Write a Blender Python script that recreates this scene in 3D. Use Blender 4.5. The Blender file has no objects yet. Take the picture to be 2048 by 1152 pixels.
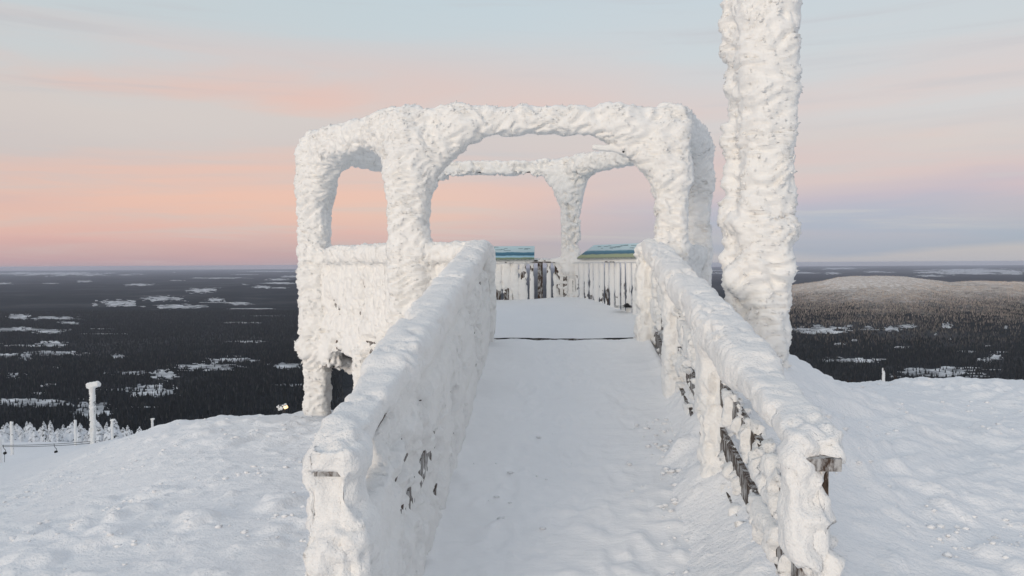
import bpy, math, random
import numpy as np
from mathutils import Vector, Matrix, Euler

random.seed(7)
RNG = np.random.default_rng(11)
scn = bpy.context.scene
COL = scn.collection
EYE = 1.6                       # eye height above the trodden snow at the foot of the ramp
FPX = 1600.0                    # focal length in pixels of the 2048 px wide photograph
PLAIN = -300.0 + EYE            # level of the forested lowland

# ------------------------------------------------------------------ camera
cam_d = bpy.data.cameras.new('camera')
cam = bpy.data.objects.new('camera', cam_d)
COL.objects.link(cam)
cam_d.sensor_width = 36.0
cam_d.lens = FPX / 2048 * 36.0
cam_d.clip_start = 0.05
cam_d.clip_end = 300000.0
YAW, PITCH, ROLL = math.atan(86 / FPX), -math.atan(48 / FPX), math.radians(-0.33)
CAMROT = Matrix.Rotation(YAW, 3, 'Z') @ Matrix.Rotation(math.radians(90) + PITCH, 3, 'X') @ Matrix.Rotation(ROLL, 3, 'Z')
cam.rotation_euler = CAMROT.to_euler()
cam.location = (0, 0, EYE)
scn.camera = cam

def ray(px, py):
    """direction through a photograph pixel, scaled so that its Y component is 1"""
    d = CAMROT @ Vector(((px - 1024) / FPX, -(py - 576) / FPX, -1.0))
    return d / d.y

# ------------------------------------------------------------------ sun, sky, exposure
SUN_EL, SUN_AZ = math.radians(9.0), math.radians(205.0)      # azimuth clockwise from +Y: low behind the camera, a little to the left
sd = bpy.data.lights.new('sun', 'SUN')
sd.energy = 1.3
sd.angle = math.radians(24)
sd.color = (1.0, 0.88, 0.74)
sun = bpy.data.objects.new('sun', sd)
COL.objects.link(sun)
SUNDIR = Vector((math.sin(SUN_AZ) * math.cos(SUN_EL), math.cos(SUN_AZ) * math.cos(SUN_EL), math.sin(SUN_EL)))
sun.rotation_euler = SUNDIR.to_track_quat('Z', 'Y').to_euler()
sun.location = (-5, -12, 8)

world = bpy.data.worlds.new('World')
scn.world = world
world.use_nodes = True

def srgb(r, g, b):
    f = lambda c: (c / 255 / 12.92) if c / 255 <= 0.04045 else ((c / 255 + 0.055) / 1.055) ** 2.4
    return (f(r), f(g), f(b), 1.0)

def build_world():
    nt = world.node_tree
    nt.nodes.clear()
    N = lambda t: nt.nodes.new(t)
    L = nt.links.new
    out = N('ShaderNodeOutputWorld')
    tc = N('ShaderNodeTexCoord')
    nrm = N('ShaderNodeVectorMath'); nrm.operation = 'NORMALIZE'
    L(tc.outputs['Generated'], nrm.inputs[0])
    sep = N('ShaderNodeSeparateXYZ'); L(nrm.outputs[0], sep.inputs[0])

    def math_(op, a, b=None, c=None):
        m = N('ShaderNodeMath'); m.operation = op
        for i, v in enumerate((a, b, c)):
            if v is None: continue
            if isinstance(v, (int, float)): m.inputs[i].default_value = v
            else: L(v, m.inputs[i])
        return m.outputs[0]

    def noise(scale, stretch, detail, seed, dist=0.0, rough=0.5):
        mp = N('ShaderNodeMapping'); mp.inputs['Scale'].default_value = (scale, scale, scale * stretch)
        mp.inputs['Location'].default_value = (seed, seed * 1.7, seed * .6)
        mp.inputs['Rotation'].default_value = (math.radians(1.0), math.radians(-1.6), 0)
        L(nrm.outputs[0], mp.inputs['Vector'])
        n = N('ShaderNodeTexNoise'); n.inputs['Scale'].default_value = 1.0
        n.inputs['Detail'].default_value = detail
        n.inputs['Distortion'].default_value = dist
        n.inputs['Roughness'].default_value = rough
        L(mp.outputs[0], n.inputs['Vector'])
        return n.outputs['Fac']

    def ramp(fac, stops):
        r = N('ShaderNodeValToRGB')
        el = r.color_ramp.elements
        while len(el) < len(stops): el.new(0.5)
        for e, (p, c) in zip(el, stops): e.position = p; e.color = c
        L(fac, r.inputs[0])
        return r.outputs[0]

    def mix(fac, a, b):
        m = N('ShaderNodeMix'); m.data_type = 'RGBA'
        if isinstance(fac, (int, float)): m.inputs[0].default_value = fac
        else: L(fac, m.inputs[0])
        for k, v in ((6, a), (7, b)):
            if isinstance(v, tuple): m.inputs[k].default_value = v
            else: L(v, m.inputs[k])
        return m.outputs[2]

    z = sep.outputs['Z']
    n_big = noise(1.6, 7, 4, 3.1, 0.25)
    n_streak = noise(1.3, 10, 6, 8.4, 0.6, 0.52)
    n_fine = noise(2.6, 16, 7, 1.2, 0.6, 0.6)
    # elevation bent a little by the layered cloud, so that the bands are not rulers
    zw = math_('ADD', z, math_('MULTIPLY', math_('SUBTRACT', n_big, 0.5), 0.11))
    fac = math_('MULTIPLY', zw, 1.6)                     # 0 .. 1  =  horizon .. 39 degrees
    warm = ramp(fac, [(0.0, srgb(158, 150, 164)), (0.020, srgb(176, 150, 162)), (0.060, srgb(198, 158, 164)),
                      (0.12, srgb(207, 178, 172)), (0.19, srgb(199, 186, 183)), (0.28, srgb(206, 194, 188)), (0.40, srgb(196, 200, 201)),
                      (0.52, srgb(190, 202, 206)), (1.0, srgb(182, 191, 203))])
    cool = ramp(fac, [(0.0, srgb(166, 168, 180)), (0.022, srgb(140, 155, 180)), (0.090, srgb(150, 158, 184)),
                      (0.130, srgb(176, 164, 182)), (0.18, srgb(202, 178, 178)), (0.24, srgb(203, 188, 184)), (0.30, srgb(203, 196, 194)), (0.40, srgb(198, 201, 202)),
                      (0.52, srgb(193, 203, 208)), (1.0, srgb(182, 191, 203))])
    # the earth's shadow is deeper to the north-east (right), the afterglow wider to the left
    side = N('ShaderNodeMapRange'); side.inputs[1].default_value = -0.32; side.inputs[2].default_value = 0.22
    side.interpolation_type = 'SMOOTHSTEP'
    L(sep.outputs['X'], side.inputs[0])
    base = mix(side.outputs[0], warm, cool)
    # salmon cloud streaks in the low and middle sky
    st = N('ShaderNodeMapRange'); st.inputs[1].default_value = 0.42; st.inputs[2].default_value = 0.62
    st.interpolation_type = 'SMOOTHSTEP'; L(n_streak, st.inputs[0])
    low = ramp(math_('MULTIPLY', z, 2.0), [(0.0, (0, 0, 0, 1)), (0.05, (.25, .25, .25, 1)), (0.16, (1, 1, 1, 1)), (0.40, (.8, .8, .8, 1)), (0.56, (0, 0, 0, 1))])
    lsum = N('ShaderNodeRGBToBW'); L(low, lsum.inputs[0])
    leftw = math_('SUBTRACT', 1.0, math_('MULTIPLY', side.outputs[0], 0.62))
    f1 = math_('MULTIPLY', math_('MULTIPLY', math_('MULTIPLY', st.outputs[0], lsum.outputs[0]), leftw), 0.70)
    c1 = mix(f1, base, srgb(232, 178, 158))
    # grey cloud shreds
    gr = N('ShaderNodeMapRange'); gr.inputs[1].default_value = 0.50; gr.inputs[2].default_value = 0.72
    gr.interpolation_type = 'SMOOTHSTEP'; L(n_fine, gr.inputs[0])
    c2 = mix(math_('MULTIPLY', gr.outputs[0], 0.46), c1, srgb(188, 184, 186))
    bg = N('ShaderNodeBackground'); L(c2, bg.inputs[0]); bg.inputs[1].default_value = 0.90
    # a thin share of the clear twilight sky behind the cloud veil
    sk = N('ShaderNodeTexSky'); sk.sky_type = 'NISHITA'; sk.sun_disc = False
    sk.sun_elevation = SUN_EL; sk.sun_rotation = SUN_AZ
    sk.altitude = 500
    bg2 = N('ShaderNodeBackground'); L(sk.outputs[0], bg2.inputs[0]); bg2.inputs[1].default_value = 0.02
    add = N('ShaderNodeAddShader'); L(bg.outputs[0], add.inputs[0]); L(bg2.outputs[0], add.inputs[1])
    L(add.outputs[0], out.inputs['Surface'])

build_world()
scn.view_settings.view_transform = 'Standard'
scn.view_settings.look = 'None'
scn.view_settings.exposure = 0.13
scn.view_settings.gamma = 1.0
scn.view_settings.use_curve_mapping = False
scn.cycles.use_denoising = True
scn.cycles.max_bounces = 10
scn.cycles.diffuse_bounces = 6
scn.cycles.volume_bounces = 1
scn.cycles.use_fast_gi = False
scn.cycles.sample_clamp_indirect = 4.0

# ------------------------------------------------------------------ small helpers
def tag(o, label=None, cat=None, group=None, kind=None):
    if label: o['label'] = label
    if cat: o['category'] = cat
    if group: o['group'] = group
    if kind: o['kind'] = kind
    return o

def empty(name, loc=(0, 0, 0), parent=None):
    o = bpy.data.objects.new(name, None)
    o.empty_display_size = 0.2
    COL.objects.link(o)
    o.location = loc
    if parent: o.parent = parent
    return o

def mesh_np(name, V, F, smooth=True):
    """V (n,3) float, F (m,3) or (m,4) int array, or a list of such arrays"""
    me = bpy.data.meshes.new(name)
    V = np.asarray(V, np.float32)
    Fs = F if isinstance(F, list) else [F]
    Fs = [np.asarray(f, np.int32) for f in Fs if len(f)]
    loops = np.concatenate([f.ravel() for f in Fs]) if Fs else np.zeros(0, np.int32)
    sizes = np.concatenate([np.full(len(f), f.shape[1], np.int32) for f in Fs]) if Fs else np.zeros(0, np.int32)
    me.vertices.add(len(V)); me.vertices.foreach_set('co', V.ravel())
    me.loops.add(len(loops)); me.loops.foreach_set('vertex_index', loops)
    me.polygons.add(len(sizes))
    starts = np.concatenate([[0], np.cumsum(sizes)[:-1]]).astype(np.int32) if len(sizes) else sizes
    me.polygons.foreach_set('loop_start', starts)
    me.polygons.foreach_set('loop_total', sizes)
    me.update(calc_edges=True)
    me.polygons.foreach_set('use_smooth', np.full(len(sizes), smooth, bool))
    return me

def mobj(name, me, mat, parent=None, loc=None):
    o = bpy.data.objects.new(name, me)
    if mat and not me.materials: me.materials.append(mat)
    COL.objects.link(o)
    if parent: o.parent = parent
    if loc is not None: o.location = loc
    return o

# gradient noise in numpy ------------------------------------------------
_perm = np.random.default_rng(5).permutation(256).astype(np.int32)
_perm = np.concatenate([_perm, _perm])
_g = np.random.default_rng(6).normal(size=(256, 3)).astype(np.float32)
_g /= np.linalg.norm(_g, axis=1)[:, None]

def pn(x, y, z):
    x = np.asarray(x, np.float32); y = np.asarray(y, np.float32); z = np.asarray(z, np.float32)
    xi, yi, zi = np.floor(x), np.floor(y), np.floor(z)
    xf, yf, zf = x - xi, y - yi, z - zi
    xi = xi.astype(np.int32) & 255; yi = yi.astype(np.int32) & 255; zi = zi.astype(np.int32) & 255
    u = xf * xf * xf * (xf * (xf * 6 - 15) + 10)
    v = yf * yf * yf * (yf * (yf * 6 - 15) + 10)
    w = zf * zf * zf * (zf * (zf * 6 - 15) + 10)
    r = 0
    for dx in (0, 1):
        px = _perm[(xi + dx) & 255]
        wx = u if dx else 1 - u
        for dy in (0, 1):
            pxy = _perm[px + ((yi + dy) & 255)]
            wxy = wx * (v if dy else 1 - v)
            for dz in (0, 1):
                g = _g[_perm[pxy + ((zi + dz) & 255)]]
                r = r + wxy * (w if dz else 1 - w) * (g[..., 0] * (xf - dx) + g[..., 1] * (yf - dy) + g[..., 2] * (zf - dz))
    return r * 1.6

def fbm(x, y, z, o=3):
    r, a, f = 0, 1.0, 1.0
    for i in range(o):
        r = r + a * pn(x * f + 17.3 * i, y * f - 9.1 * i, z * f + 4.7 * i)
        a *= 0.5; f *= 2.03
    return r

def sstep(a, b, x):
    t = np.clip((x - a) / (b - a), 0, 1)
    return t * t * (3 - 2 * t)

# ------------------------------------------------------------------ materials
def new_mat(name):
    m = bpy.data.materials.new(name); m.use_nodes = True
    nt = m.node_tree
    b = nt.nodes['Principled BSDF']
    return m, nt, b

def add_noise(nt, scale, detail=4, vec=None, rough=0.55, dist=0.0):
    n = nt.nodes.new('ShaderNodeTexNoise')
    n.inputs['Scale'].default_value = scale
    n.inputs['Detail'].default_value = detail
    n.inputs['Roughness'].default_value = rough
    n.inputs['Distortion'].default_value = dist
    if vec: nt.links.new(vec, n.inputs['Vector'])
    return n

def ramp_node(nt, fac, stops):
    r = nt.nodes.new('ShaderNodeValToRGB')
    el = r.color_ramp.elements
    while len(el) < len(stops): el.new(0.5)
    for e, (p, c) in zip(el, stops): e.position = p; e.color = c if len(c) == 4 else (*c, 1)
    nt.links.new(fac, r.inputs[0])
    return r

def snow_mat(name, col, bumps, var=0.05, rough=0.75, stretch=(1, 1, 1)):
    m, nt, b = new_mat(name)
    tc = nt.nodes.new('ShaderNodeTexCoord')
    geo = nt.nodes.new('ShaderNodeNewGeometry')
    mp = nt.nodes.new('ShaderNodeMapping'); mp.inputs['Scale'].default_value = stretch
    nt.links.new(geo.outputs['Position'], mp.inputs['Vector'])
    n = add_noise(nt, 1.3, 5, geo.outputs['Position'])
    c0 = tuple(max(0, c - var) for c in col)
    r = ramp_node(nt, n.outputs['Fac'], [(0.3, c0), (0.7, col)])
    nt.links.new(r.outputs[0], b.inputs['Base Color'])
    b.inputs['Roughness'].default_value = rough
    b.inputs['Specular IOR Level'].default_value = 0.25
    prev = None
    for scale, dist_, strength in bumps:
        nn = add_noise(nt, scale, 3, mp.outputs[0], 0.6)
        bp = nt.nodes.new('ShaderNodeBump')
        bp.inputs['Distance'].default_value = dist_
        bp.inputs['Strength'].default_value = strength
        nt.links.new(nn.outputs['Fac'], bp.inputs['Height'])
        if prev: nt.links.new(prev.outputs[0], bp.inputs['Normal'])
        prev = bp
    if prev: nt.links.new(prev.outputs[0], b.inputs['Normal'])
    return m

M_SNOW = snow_mat('snow_ground', (0.90, 0.903, 0.91), [(14, 0.022, 0.8), (38, 0.010, 0.8), (110, 0.003, 0.8)], 0.03)
M_DECKSNOW = snow_mat('snow_trodden', (0.92, 0.92, 0.922), [(9, 0.010, 0.6), (30, 0.006, 0.8), (110, 0.0025, 0.8)], 0.03, 0.75, (0.6, 1.4, 1))
M_RIME = snow_mat('rime', (0.91, 0.90, 0.88), [(40, 0.009, 0.7), (130, 0.004, 0.8)], 0.03, 0.7, (0.5, 0.5, 1.6))
M_RIMESOFT = snow_mat('rime_soft', (0.90, 0.893, 0.88), [(26, 0.016, 0.7), (90, 0.007, 0.85), (260, .002, .8)], 0.03, 0.7)

def wood_mat():
    m, nt, b = new_mat('weathered_wood')
    geo = nt.nodes.new('ShaderNodeNewGeometry')
    mp = nt.nodes.new('ShaderNodeMapping'); mp.inputs['Scale'].default_value = (1, 1, 0.35)
    nt.links.new(geo.outputs['Position'], mp.inputs['Vector'])
    g = add_noise(nt, 45, 5, mp.outputs[0], 0.65, 0.3)
    r = ramp_node(nt, g.outputs['Fac'], [(0.3, (0.022, 0.014, 0.010)), (0.55, (0.065, 0.042, 0.03)), (0.8, (0.13, 0.10, 0.085))])
    fr = add_noise(nt, 26, 5, mp.outputs[0], 0.7)
    rf = ramp_node(nt, fr.outputs['Fac'], [(0.47, (0, 0, 0)), (0.60, (0.85, 0.85, 0.85))])
    mx = nt.nodes.new('ShaderNodeMix'); mx.data_type = 'RGBA'
    nt.links.new(rf.outputs[0], mx.inputs[0]); nt.links.new(r.outputs[0], mx.inputs[6]); mx.inputs[7].default_value = (0.5, 0.5, 0.5, 1)
    nt.links.new(mx.outputs[2], b.inputs['Base Color'])
    b.inputs['Roughness'].default_value = 0.85
    bp = nt.nodes.new('ShaderNodeBump'); bp.inputs['Distance'].default_value = 0.006; bp.inputs['Strength'].default_value = 0.8
    nt.links.new(g.outputs['Fac'], bp.inputs['Height']); nt.links.new(bp.outputs[0], b.inputs['Normal'])
    return m
M_WOOD = wood_mat()

def plain_mat(name, col, rough=0.6, metal=0.0, scale=30.0, var=0.3):
    m, nt, b = new_mat(name)
    geo = nt.nodes.new('ShaderNodeNewGeometry')
    n = add_noise(nt, scale, 4, geo.outputs['Position'])
    r = ramp_node(nt, n.outputs['Fac'], [(0.3, tuple(c * (1 - var) for c in col)), (0.7, tuple(min(1, c * (1 + var)) for c in col))])
    nt.links.new(r.outputs[0], b.inputs['Base Color'])
    b.inputs['Roughness'].default_value = rough
    b.inputs['Metallic'].default_value = metal
    return m
M_STEEL = plain_mat('dark_steel', (0.05, 0.05, 0.055), 0.5, 0.6)
M_RUBBER = plain_mat('black_fabric', (0.012, 0.012, 0.014), 0.7)
M_BARK = plain_mat('bark', (0.05, 0.04, 0.035), 0.9)
M_NEEDLE = plain_mat('spruce_needles', (0.022, 0.03, 0.022), 0.8, 0, 2.0)
M_TREESNOW = plain_mat('snow_on_branches', (0.80, 0.81, 0.83), 0.8, 0, 1.5, 0.08)

# ------------------------------------------------------------------ the near hilltop: height table read off the photograph
# rows: metres ahead; columns: photograph column; values: metres below the eye
TY = np.array([0, 2, 4, 5, 6.5, 8, 10, 12, 14, 20, 30, 47, 64, 100, 140, 200, 400, 900, 1300, 1700], float)
TPX = np.array([-600, 0, 185, 300, 400, 600, 850, 1110, 1300, 1430, 1520, 1600, 1700, 1800, 1900, 2048, 2600], float)
FARL = [-57, -135, -270, -302, -304]
TZ = np.array([
    [-1.6, -1.65, -1.95, -2.2, -2.6, -3.1, -3.8, -4.6, -5.3, -7.2, -9.8, -14, -17.5, -26, -37] + FARL,
    [-1.6, -1.6, -1.72, -1.85, -2.1, -2.4, -2.85, -3.35, -3.8, -5.3, -7.7, -11.4, -14.6, -22.2, -31.5, -50, -132, -270, -302, -304],
    [-1.6, -1.6, -1.68, -1.75, -1.9, -2.1, -2.4, -2.72, -3.15, -4.48, -6.65, -11.0, -14.8, -22.4, -31.9, -52, -134, -270, -302, -304],
    [-1.6, -1.6, -1.65, -1.7, -1.78, -1.9, -2.12, -2.42, -2.85, -4.5, -7.4, -12.2, -16.2, -24.8, -35, -56] + FARL[1:],
    [-1.6, -1.6, -1.63, -1.66, -1.72, -1.82, -2.0, -2.25, -2.75, -4.8, -8, -13.5, -18.5, -29, -41, -60] + FARL[1:],
    [-1.6, -1.6, -1.6, -1.63, -1.68, -1.78, -1.96, -2.2, -2.7, -4.9, -8.3, -14.5, -20.5, -33, -47, -66] + FARL[1:],
    [-1.6, -1.6, -1.6, -1.62, -1.66, -1.75, -1.9, -2.1, -2.5, -4.6, -8.2, -14.5, -21, -34, -49, -70, -140, -270, -302, -304],
    [-1.6, -1.6, -1.6, -1.62, -1.66, -1.75, -1.9, -2.1, -2.5, -4.6, -8.2, -14.5, -21, -34, -49, -70, -140, -270, -302, -304],
    [-1.6, -1.6, -1.6, -1.6, -1.55, -1.5, -1.7, -2.0, -2.5, -4.5, -8, -14, -20.5, -33, -48, -70, -140, -270, -302, -304],
    [-1.6, -1.6, -1.5, -1.3, -0.75, -0.18, -0.3, -1.0, -2.0, -4.3, -7.6, -13.5, -20, -33, -48, -70, -140, -270, -302, -304],
    [-1.6, -1.6, -1.3, -1.0, -0.78, -0.75, -1.05, -1.7, -2.2, -4.2, -7.2, -13, -19, -32, -47, -69, -140, -270, -302, -304],
    [-1.6, -1.6, -1.36, -1.1, -0.95, -1.05, -1.4, -1.8, -2.3, -4.0, -7.0, -12.5, -18.5, -31, -46, -68, -140, -270, -302, -304],
    [-1.6, -1.6, -1.46, -1.32, -1.22, -1.26, -1.5, -1.76, -2.15, -3.7, -6.7, -12, -18, -31, -46, -68, -140, -270, -302, -304],
    [-1.6, -1.6, -1.5, -1.43, -1.36, -1.36, -1.5, -1.72, -2.08, -3.5, -6.5, -12, -18, -31, -46, -68, -140, -270, -302, -304],
    [-1.6, -1.6, -1.55, -1.5, -1.48, -1.48, -1.6, -1.8, -2.06, -3.5, -6.5, -12, -18, -31, -46, -68, -140, -270, -302, -304],
    [-1.6, -1.6, -1.58, -1.55, -1.52, -1.52, -1.65, -1.84, -2.0, -3.3, -6.3, -12, -18, -31, -46, -68, -140, -270, -302, -304],
    [-1.6, -1.6, -1.65, -1.65, -1.65, -1.68, -1.8, -1.95, -2.2, -3.4, -6.3, -12, -18, -31, -46, -68, -140, -270, -302, -304],
])
_u = (TPX - 1110) / FPX
_w = np.arcsinh(TY / 3.0)
GU = np.linspace(_u[0], _u[-1], 260); GW = np.linspace(0, _w[-1], 300)
_t = np.stack([np.interp(GW, _w, row) for row in TZ])
_t = np.stack([np.interp(GU, _u, _t[:, j]) for j in range(len(GW))], 1)      # (GU, GW)
def _blur(a, axis, s):
    k = np.exp(-0.5 * (np.arange(-3 * s, 3 * s + 1) / s) ** 2); k /= k.sum()
    p = [(0, 0), (0, 0)]; p[axis] = (3 * s, 3 * s)
    return np.apply_along_axis(lambda v: np.convolve(v, k, 'valid'), axis, np.pad(a, p, mode='reflect', reflect_type='odd'))
_t = _blur(_blur(_t, 0, 4), 1, 4)

def hill_base(X, Y):
    X = np.asarray(X, float); Y = np.asarray(Y, float)
    u = X / np.maximum(Y, 2.5)
    iu = np.clip((u - GU[0]) / (GU[1] - GU[0]), 0, len(GU) - 1.001)
    iw = np.clip(np.arcsinh(np.maximum(Y, 0) / 3.0) / (GW[1] - GW[0]), 0, len(GW) - 1.001)
    i, j = iu.astype(int), iw.astype(int); a, b = iu - i, iw - j
    z = (_t[i, j] * (1 - a) + _t[i + 1, j] * a) * (1 - b) + (_t[i, j + 1] * (1 - a) + _t[i + 1, j + 1] * a) * b
    k = sstep(1.5, 4.0, Y)
    return EYE + (-1.6) * (1 - k) + z * k

def hill(X, Y):
    """near snow surface with wind crust, drifts and crumbs"""
    z = hill_base(X, Y)
    r = np.hypot(X, Y)
    n1 = fbm(X * 0.45, Y * 0.45, 0 * X + 2.2, 3)
    # wind-cut sastrugi, running from far left to near right
    a = X * 0.80 + Y * 0.60; c = -X * 0.60 + Y * 0.80
    wob = pn(X * 0.7, Y * 0.7, 0 * X + 9) * 0.5
    s1 = 1 - np.abs(pn(a * 0.55 + wob, c * 1.9 + wob, 0 * X + 1.1)) * 2
    s2 = 1 - np.abs(pn(a * 1.3 + wob * 2, c * 4.5, 0 * X + 5.1)) * 2
    patch = sstep(-0.15, 0.45, pn(X * 0.35 + 3, Y * 0.35, 0 * X + 4.4))
    chunk = sstep(0.02, 0.5, pn(X * 2.6 + wob, Y * 2.6, 0 * X + 6.6) + 0.35 * pn(X * 7, Y * 7, 0 * X + 2)) * sstep(-0.25, 0.35, pn(X * 0.5 - 3, Y * 0.5 + 8, 0 * X))
    crumb = sstep(0.22, 0.6, pn(X * 8, Y * 8, 0 * X + 7.7))
    fine = pn(X * 22, Y * 22, 0 * X + 3.3)
    amp = 1.0 + sstep(10, 60, r) * 2.0
    return z + amp * (0.035 * n1 + 0.075 * np.maximum(s1, -0.2) * patch + 0.035 * np.maximum(s2, -0.3) * patch
                      + (0.055 * chunk + 0.022 * crumb) * sstep(22, 8, r) + 0.006 * fine + 0.012 * pn(X * 5, Y * 5, 0 * X))

def axis(lo, hi, step, far_lo, far_hi, g=1.07):
    mid = np.arange(lo, hi + step, step)
    L_, s = [], step
    x = lo
    while x > far_lo: s *= g; x -= s; L_.append(x)
    R_, s = [], step
    x = mid[-1]
    while x < far_hi: s *= g; x += s; R_.append(x)
    return np.concatenate([np.array(L_[::-1]), mid, np.array(R_)])

def grid_faces(nx, ny):
    i = np.arange(nx * ny).reshape(ny, nx)
    return np.stack([i[:-1, :-1].ravel(), i[:-1, 1:].ravel(), i[1:, 1:].ravel(), i[1:, :-1].ravel()], 1)

xs = axis(-7.0, 5.6, 0.03, -1900, 1900, 1.06)
ys = axis(3.2, 14.0, 0.03, -60, 1750, 1.045)
XX, YY = np.meshgrid(xs, ys)
ZZ = hill(XX.ravel(), YY.ravel())
me = mesh_np('snow_hill', np.stack([XX.ravel(), YY.ravel(), ZZ], 1), grid_faces(len(xs), len(ys)))
tag(mobj('snow_hill', me, M_SNOW), 'wind-packed snow of the hilltop around the ramp', None, None, 'structure')

def crumbs():
    rng = np.random.default_rng(44)
    n_ = 16000
    X = rng.uniform(-6.5, 5.5, n_); Y = 3.2 + 9.5 * rng.random(n_) ** 1.4
    m = sstep(-0.1, 0.5, fbm(X * 0.8, Y * 0.8, 0 * X + 12, 2)) > rng.random(n_)
    m &= ~((X > -0.95 - (Y - 3) * .02) & (X < 1.15 + (Y - 3) * .03))
    X, Y = X[m], Y[m]
    Z = hill(X, Y)
    # loose lumps kicked up along the foot of the right railing and on the lower ramp
    k = 420
    xr = np.where(rng.random(k) < 0.93, 0.93 - np.abs(rng.normal(0, 0.16, k)), rng.uniform(-0.6, 0.9, k)); yr = 3.7 + 2.6 * rng.random(k) ** 1.6
    X = np.concatenate([X, xr]); Y = np.concatenate([Y, yr]); Z = np.concatenate([Z, -0.5 + 0.135 * yr + 0.03])
    S = 0.004 + 0.020 * rng.random(len(X)) ** 3.5
    oct_ = np.array([[1, 0, 0], [-1, 0, 0], [0, 1, 0], [0, -1, 0], [0, 0, 1], [0, 0, -1], [.7, .7, .5], [-.7, .6, .5], [.6, -.7, .5], [-.6, -.7, .5]], float)
    F = np.array([[4, 6, 7], [4, 7, 9], [4, 9, 8], [4, 8, 6], [0, 2, 6], [2, 1, 7], [2, 7, 6], [1, 3, 9], [1, 9, 7], [3, 0, 8], [3, 8, 9], [0, 6, 8], [0, 5, 2], [2, 5, 1], [1, 5, 3], [3, 5, 0]])
    V = oct_[None] * (1 + rng.uniform(-.35, .35, (len(X), 10, 3)))
    V = V * S[:, None, None] * np.array([1.3, 1.0, 0.8]) + np.stack([X, Y, Z], 1)[:, None] + np.array([0, 0, 1])[None, None] * (S * .05)[:, None, None]
    me_ = mesh_np('snow_crumbs', V.reshape(-1, 3), (np.arange(len(X))[:, None, None] * 10 + F[None]).reshape(-1, 3))
    tag(mobj('snow_crumbs', me_, M_SNOW), 'loose crumbs and crust fragments scattered over the snow', None, None, 'stuff')
crumbs()

def ground_at(x, y):
    return float(hill(np.array([x]), np.array([y]))[0])

# ------------------------------------------------------------------ the lowland, the fells and the open bogs
HU = (np.array([1330, 1450, 1590, 1631, 1665, 1701, 1774, 1826, 1878, 1930, 1996, 2048, 2300, 2700]) - 1110) / FPX
HH = np.array([0, 90, 172, 190, 212, 221, 217, 200, 181, 186, 187, 178, 150, 0], float)

def fell_right(X, Y):
    u = X / np.maximum(Y, 1)
    H = np.interp(u, HU, HH)
    n = pn(X / 700.0, Y / 700.0, 0 * X + .5)
    t = (Y + 260 * n - 1750) / (4500 - 1750)
    up = np.clip(t, 0, 1)
    prof = np.where(t < 1, sstep(0, 1, up) * 0.55 + 0.45 * up ** 1.5, 1 - sstep(0, 1, np.clip((Y - 4700) / 2600, 0, 1)))
    return PLAIN - 1.5 + H * prof * (1 + 0.05 * n) + 9 * pn(X / 160.0, Y / 160.0, 0 * X) * sstep(0.02, .2, prof) - 4 * (prof <= 0.001)

def fell_left(X, Y):
    cx, cy = (730 - 1110) / FPX * 11500, 11500.0
    dx, dy = (X - cx) / 1150.0, (Y - cy) / 1700.0
    n = pn(X / 900.0, Y / 900.0, 0 * X + 7)
    return PLAIN - 1.5 + np.maximum(0, 190 * np.exp(-(dx * dx + dy * dy) * 0.9) * (1 + .25 * n) - 6)

def far_h(X, Y):
    X = np.asarray(X, float); Y = np.asarray(Y, float)
    return np.maximum(PLAIN, np.maximum(fell_right(X, Y), fell_left(X, Y)))

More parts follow.
